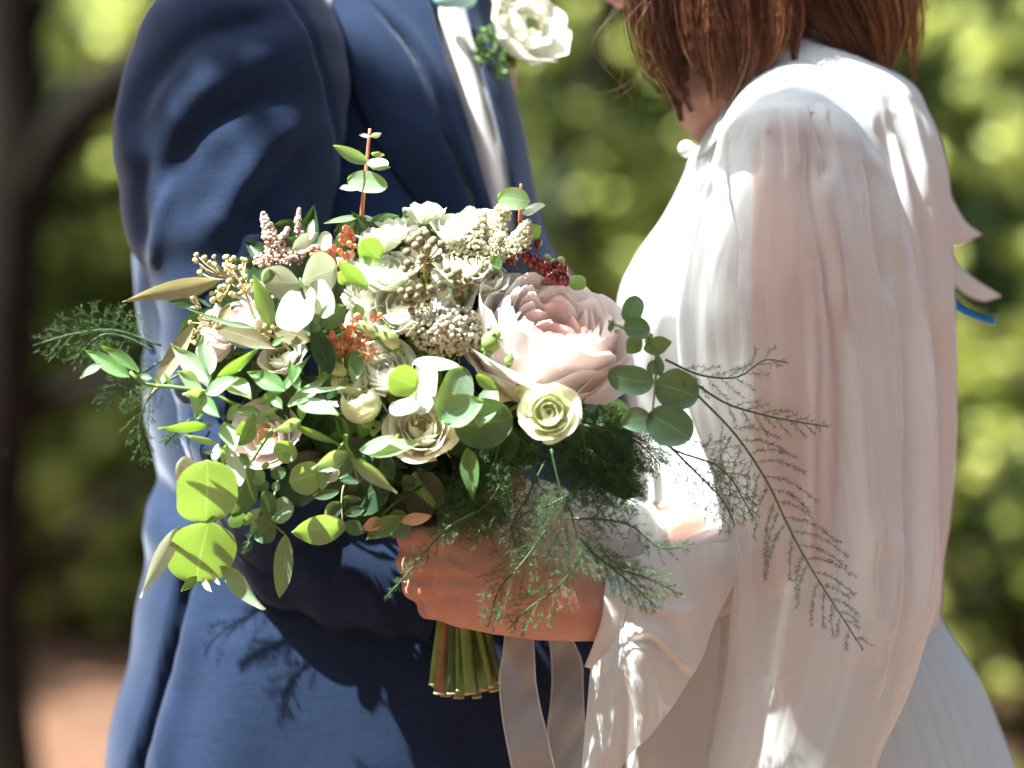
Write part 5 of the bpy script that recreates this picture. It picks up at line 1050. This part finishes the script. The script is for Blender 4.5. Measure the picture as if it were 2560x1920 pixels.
# folded back drape hanging under the forearm, the forearm cover and the flared cuff
patch('sleeve_drape', [(1790, 1250), (1800, 1400), (1800, 1600), (1780, 1800), (1750, 2060)], [(1600, 1380), (1560, 1500), (1530, 1700), (1520, 1850), (1500, 2060)], M['sheer'], br, .07, .06, 70, 50, noise=(.004, 70, 4), folds=[([(1700, 1500), (1640, 1750), (1600, 2000)], 30, .008)])
A = [(1476, 1672), (1508, 1640), (1541, 1594), (1562, 1540), (1572, 1490), (1590, 1420), (1614, 1380), (1720, 1366), (1850, 1352)]
B_ = [(1440, 2070), (1490, 2010), (1552, 1925), (1590, 1870), (1632, 1830), (1690, 1755), (1755, 1640), (1800, 1530), (1850, 1430)]
foldR = [([f5(320, 540), f5(430, 520), f5(520, 620), f5(650, 720)], 14, .008), ([f5(320, 580), f5(420, 570), f5(560, 700)], 12, -.006), ([f5(330, 400), f5(470, 420), f5(640, 440)], 14, .004), ([f5(330, 370), f5(500, 380)], 9, -.004), ([f5(280, 560), f5(330, 750), f5(420, 900)], 22, .005), ([f5(250, 620), f5(240, 850), f5(220, 1150)], 24, .007), ([f5(330, 700), f5(340, 900), f5(300, 1150)], 22, -.005), ([f5(600, 200), f5(700, 330), f5(720, 480)], 22, -.004)]
patch('flared_cuff', A, B_, M['ruffle'], br, [-.012, -.020, -.026, -.028, -.028, -.024, -.016, -.006, .035], [-.012, -.022, -.030, -.030, -.027, -.022, -.008, .01, .04], 150, 80, foldR, .014, (.0012, 26, 6), wave=lambda s_, t: t ** 1.5 * (.005 * np.sin(s_ * 21) + .003 * np.sin(s_ * 37 + 1)) + .0012 * np.sin(s_ * 90) * np.clip(1 - t * 2.2, 0, 1))
# band of the cuff round the wrist
wb = spline([P(1497, 1668, .0), P(1512, 1600, -.034), P(1540, 1520, -.044), P(1560, 1460, -.036), P(1570, 1420, -.008)], 20)
tv = []; 
band = patch('cuff_band', [(1462, 1664), (1488, 1600), (1508, 1530), (1512, 1480), (1518, 1430)], [(1520, 1680), (1543, 1600), (1566, 1530), (1574, 1480), (1580, 1425)], M['ruffle'], br, [.0, -.020, -.028, -.026, -.006], [.0, -.022, -.031, -.030, -.006], 40, 10, noise=(.0012, 20, 3), thick=.003)
# forearm sleeve of the near arm above the cuff
p = spline([P(1985, 1345, .085), P(1740, 1450, .065), P(1590, 1500, .018)], 20); V, F = tube_data(p, np.linspace(.040, .034, 20), 24)
ob('forearm_sleeve', mesh('forearm_sleeve', V, F), M['sheer'], br)
# far sleeve crossing behind the bouquet
p = spline([P(1650, 1370, .16), P(1540, 1350, .10), P(1430, 1325, .07), P(1330, 1290, .055), P(1262, 1262, .05)], 40)
rad = np.interp(np.linspace(0, 1, 40), [0, .25, .55, .8, .93, 1], [.034, .036, .038, .032, .027, .031]); rad = rad + .0014 * np.sin(np.arange(40) * 1.9)
V, F = tube_data(p, rad, 30)
V = [np.array(v) + np.array((0, .0015 * math.sin(v[0] * 210 + v[2] * 90), .0025 * math.sin(v[0] * 160 + v[2] * 60))) for v in V]
ob('far_sleeve', mesh('far_sleeve', V, F[:-2]), M['blouse'], br)
# skirt to the ground
rowsK = [(1380, 1700, 2310, .21, .10), (1541, 1690, 2345, .21, .11), (1677, 1670, 2428, .21, .13), (1824, 1640, 2491, .21, .15), (1960, 1610, 2540, .21, .165), (2600, 1480, 2700, .21, .22), (4300, 1300, 2900, .21, .30)]
def pleat(o, n, amp):
    me = o.data; co = np.zeros(len(me.vertices) * 3, np.float32); me.vertices.foreach_get('co', co); co = co.reshape(-1, 3)
    uv = np.arange(len(co)) % 300; v = np.arange(len(co)) // 300 / (len(co) / 300)
    s_ = np.sin(uv / 300 * 2 * math.pi * n + 1.3 * np.sin(uv * .11)) * amp * (.35 + 2.2 * v)
    c = co.reshape(-1, 300, 3).mean(1)[:, None]; d = co.reshape(-1, 300, 3) - c; d[..., 2] = 0; d /= np.linalg.norm(d, axis=2)[..., None] + 1e-9
    co += (d * s_.reshape(-1, 300)[..., None]).reshape(-1, 3); me.vertices.foreach_set('co', co.ravel()); me.update()
sk = garment('skirt', rowsK, M['skirt'], br, (), 300, 120); pleat(sk, 46, .0045)
# back bow tails, cord and pearl
patch('bow_tail', [fG(1900, 560), fG(1935, 640), fG(1965, 720), fG(2005, 790), fG(2062, 832)], [fG(1890, 640), fG(1915, 720), fG(1935, 800), fG(1955, 868), fG(1975, 872)], M['blouse'], br, .2, .2, 40, 12, noise=(.004, 30, 8), thick=.001, label='upper pointed white bow tail')
patch('bow_tail', [fG(1920, 800), fG(1950, 880), fG(2000, 960), (2440, 700), fG(2135, 1050)], [fG(1915, 900), fG(1930, 970), fG(1975, 1020), fG(2040, 1060), fG(2075, 1070)], M['blouse'], br, .21, .21, 40, 12, noise=(.004, 30, 9), thick=.001, label='lower pointed white bow tail')
tube('cord', [P(2340, 700, .23), P(*fG(1940, 1045), .23), P(*fG(1985, 1095), .22), P(*fG(2045, 1125), .22), P(*fG(2110, 1142), .22)], .003, M['blue'], br, 8, n=24, label='bright blue cord under the bow tails')
V, F = uvsphere(18, 12, .0074, .0074, .0074); ob('pearl', mesh('pearl', V, F), M['pearl'], br, loc=P(1716, 372, .10))
# hair: thick locks of strands over a dark underlayer
HV = []; HF = []; HU = []
hr = np.random.default_rng(9)
def strand(pts, r0, shade):
    v, f = tube_data(pts, np.linspace(r0, r0 * .45, len(pts)), 3, len(HV), False); HV.extend(v); HF.extend(f); HU.extend([(shade, .5)] * len(v))
def lock(line, w0, w1, n, y0, y1, base=.45, curl=.01, under=True):
    """line in photo pixels; w0, w1 half widths in pixels"""
    q = [P(p[0], p[1], y0 + (y1 - y0) * i / (len(line) - 1)) for i, p in enumerate(line)]; L = spline(q, 16)
    T = np.gradient(L, axis=0); T /= np.linalg.norm(T, axis=1)[:, None]
    prof = np.array([1.0 - .10 * math.cos(t * 6.28) for t in np.linspace(0, 1, 16)]) * np.linspace(M_(w0), M_(w1), 16) * np.where(np.linspace(0, 1, 16) > .8, 1 - (np.linspace(0, 1, 16) - .8) * 2.2, 1)
    if under:
        v, f = tube_data((L + np.array((0, .012, 0)))[:11], (prof * 1.0 * np.linspace(1, .55, 16))[:11], 10, len(HV)); HV.extend(v); HF.extend(f); HU.extend([(.22, .5)] * len(v))
    S_ = np.cross(T, (0, 1, 0)); S_ /= np.linalg.norm(S_, axis=1)[:, None] + 1e-9
    tt = np.linspace(0, 1, 16)
    subs = [(hr.uniform(-1.15, 1.15), hr.uniform(-.2, 1), hr.random() * 6.28, 3 + 4 * hr.random(), hr.normal() * .16, .72 + .33 * hr.random()) for _ in range(16)]
    for i in range(int(n * 2.8)):
        a, dp, ph, fr, sh, ln = subs[hr.integers(16)]
        jit = hr.normal() * .16; off = a + jit * (1 + .8 * tt) + .42 * np.sin(tt * fr + ph) * tt + .07 * np.sin(tt * 17 + hr.random() * 6) * tt
        d = dp * .8 + hr.normal() * .12 + .2 * np.cos(tt * fr + ph) * tt
        m = int(np.clip(16 * ln * (0.85 + .2 * hr.random()), 9, 16))
        wd = prof * np.interp(tt, [0, .75, 1], [1.1, 1.1, .7])
        g = L + S_ * (off * wd)[:, None] + np.array((0, -1, 0)) * ((d * wd))[:, None]
        strand(g[:m], .00026 + .00026 * hr.random(), min(1, max(0, base + sh + hr.normal() * .16)))
lock(g4((420, -700), (380, -300), (360, 0), (390, 250), (470, 480), (530, 720)), 62, 24, 240, .115, .11, .5)
lock(g4((480, -700), (450, -200), (450, 100), (500, 350), (560, 560), (600, 660)), 66, 22, 240, .10, .10, .35)
lock(g4((640, -700), (650, -200), (680, 50), (700, 300), (740, 480), (740, 640)), 66, 26, 260, .09, .09, .6)
lock(g4((800, -700), (820, -200), (850, 100), (860, 300), (840, 480), (800, 600)), 70, 24, 260, .085, .09, .45)
lock(g4((950, -700), (960, -200), (1000, 50), (1010, 220), (980, 380), (900, 520)), 70, 22, 240, .085, .09, .55)
lock(g4((1050, -700), (1080, -250), (1160, 0), (1190, 160), (1190, 280), (1200, 380)), 55, 14, 180, .09, .09, .6)
lock(g4((1200, -700), (1250, -250), (1330, 0), (1440, 180), (1540, 330), (1640, 490)), 80, 34, 240, .11, .12, .3)
lock(g4((1350, -700), (1400, -250), (1480, 0), (1570, 180), (1640, 330), (1690, 510)), 80, 30, 260, .12, .12, .5)
lock(g4((1550, -700), (1600, -250), (1660, 0), (1700, 160), (1720, 320), (1720, 480)), 72, 34, 240, .13, .12, .6)
lock(g4((1700, -600), (1760, -200), (1790, 0), (1790, 150), (1770, 300), (1740, 430)), 50, 26, 180, .14, .13, .75)
lock(g4((1780, -500), (1830, -150), (1880, 50), (1900, 200), (1900, 300), (1920, 480)), 34, 18, 90, .15, .16, 1.0, under=False)  # palest tone paints in the backlit gold of this lock
lock(g4((1100, -700), (1150, -200), (1260, 20), (1290, 150), (1250, 260)), 60, 20, 160, .14, .15, .1)
lock(g4((1400, -700), (1430, -250), (1420, 0), (1430, 150), (1460, 250)), 90, 30, 160, .15, .15, .12)
for i in range(5):
    a, c = 300 + hr.normal() * 60, -60 + hr.normal() * 40
    strand(spline([P(*f4(a, c), .1), P(*f4(a - 120 + hr.normal() * 60, c + 260), .09), P(*f4(a - 60 + hr.normal() * 110, c + 520 + hr.normal() * 60), .09), P(*f4(a - 260 + hr.normal() * 90, c + 680), .09)], 16), .00012, 1.0)
for a in np.linspace(0, 6.28, 20):
    pass
sv, sf = uvsphere(24, 16, .108, .098, .108); o0 = len(HV); c = P(1850, -330, .155); HV.extend([np.array(v) + np.array(c) for v in sv]); HF.extend([tuple(i + o0 for i in q) for q in sf]); HU.extend([(.3, .5)] * len(sv))
ob('hair', mesh('hair', HV, HF, np.array(HU)), M['hair'], br)
# his hair, above the frame
sv, sf = uvsphere(24, 16, .085, .10, .09); ob('hair', mesh('hair', sv, sf), M['hair'], gr, loc=P(985, -640, .31) + Vector((-.012, 0, .03)))
# boutonniere on his far lapel
BT = bpy.data.objects.new('boutonniere', None); COL.objects.link(BT); BT.location = P(1290, 90, .2); BT.parent = gr
for i, (x, y, rr, sd) in enumerate([(1312, 78, 100, 1), (1262, 0, 44, 3)]):
    c = P(x, y, .17) - BT.location; Rm = M_(rr, .2)
    co = ob('bloom', mesh('bloom', *uvsphere(8, 6, Rm * .35, Rm * .35, Rm * .35)), M['stem'], BT, mw=Matrix.Translation(c) @ basis((.5, -.6, .4)))
    for li, (rf, n, al, sp, lip, ruf, mt) in enumerate([(0.35, 4, 140, 66, .05, .06, 'cream'), (0.6, 5, 120, 62, .08, .07, 'white'), (0.95, 5, 98, 60, .16, .07, 'white')]):
        me = petal_me(Rm * rf, R(al), R(sp), None, lip, ruf, sd * 17 + li); me.materials.append(M[mt])
        for k in range(n): ob('petal', me, None, co, mw=Matrix.Translation((0, 0, -Rm * rf * .62)) @ Matrix.Rotation(k * 6.283 / n + li, 4, 'Z'))
out = []
for i in range(26):
    a = P(1230 + r_.uniform(-20, 60), 70 + r_.uniform(-20, 90), .19) - BT.location; needles_along([a, a + Vector((r_.uniform(-.01, .014), -.01, -.014))], 14, .008, .003, .8, out, rg)
quad_soup('greenery', out, 'stem', BT)
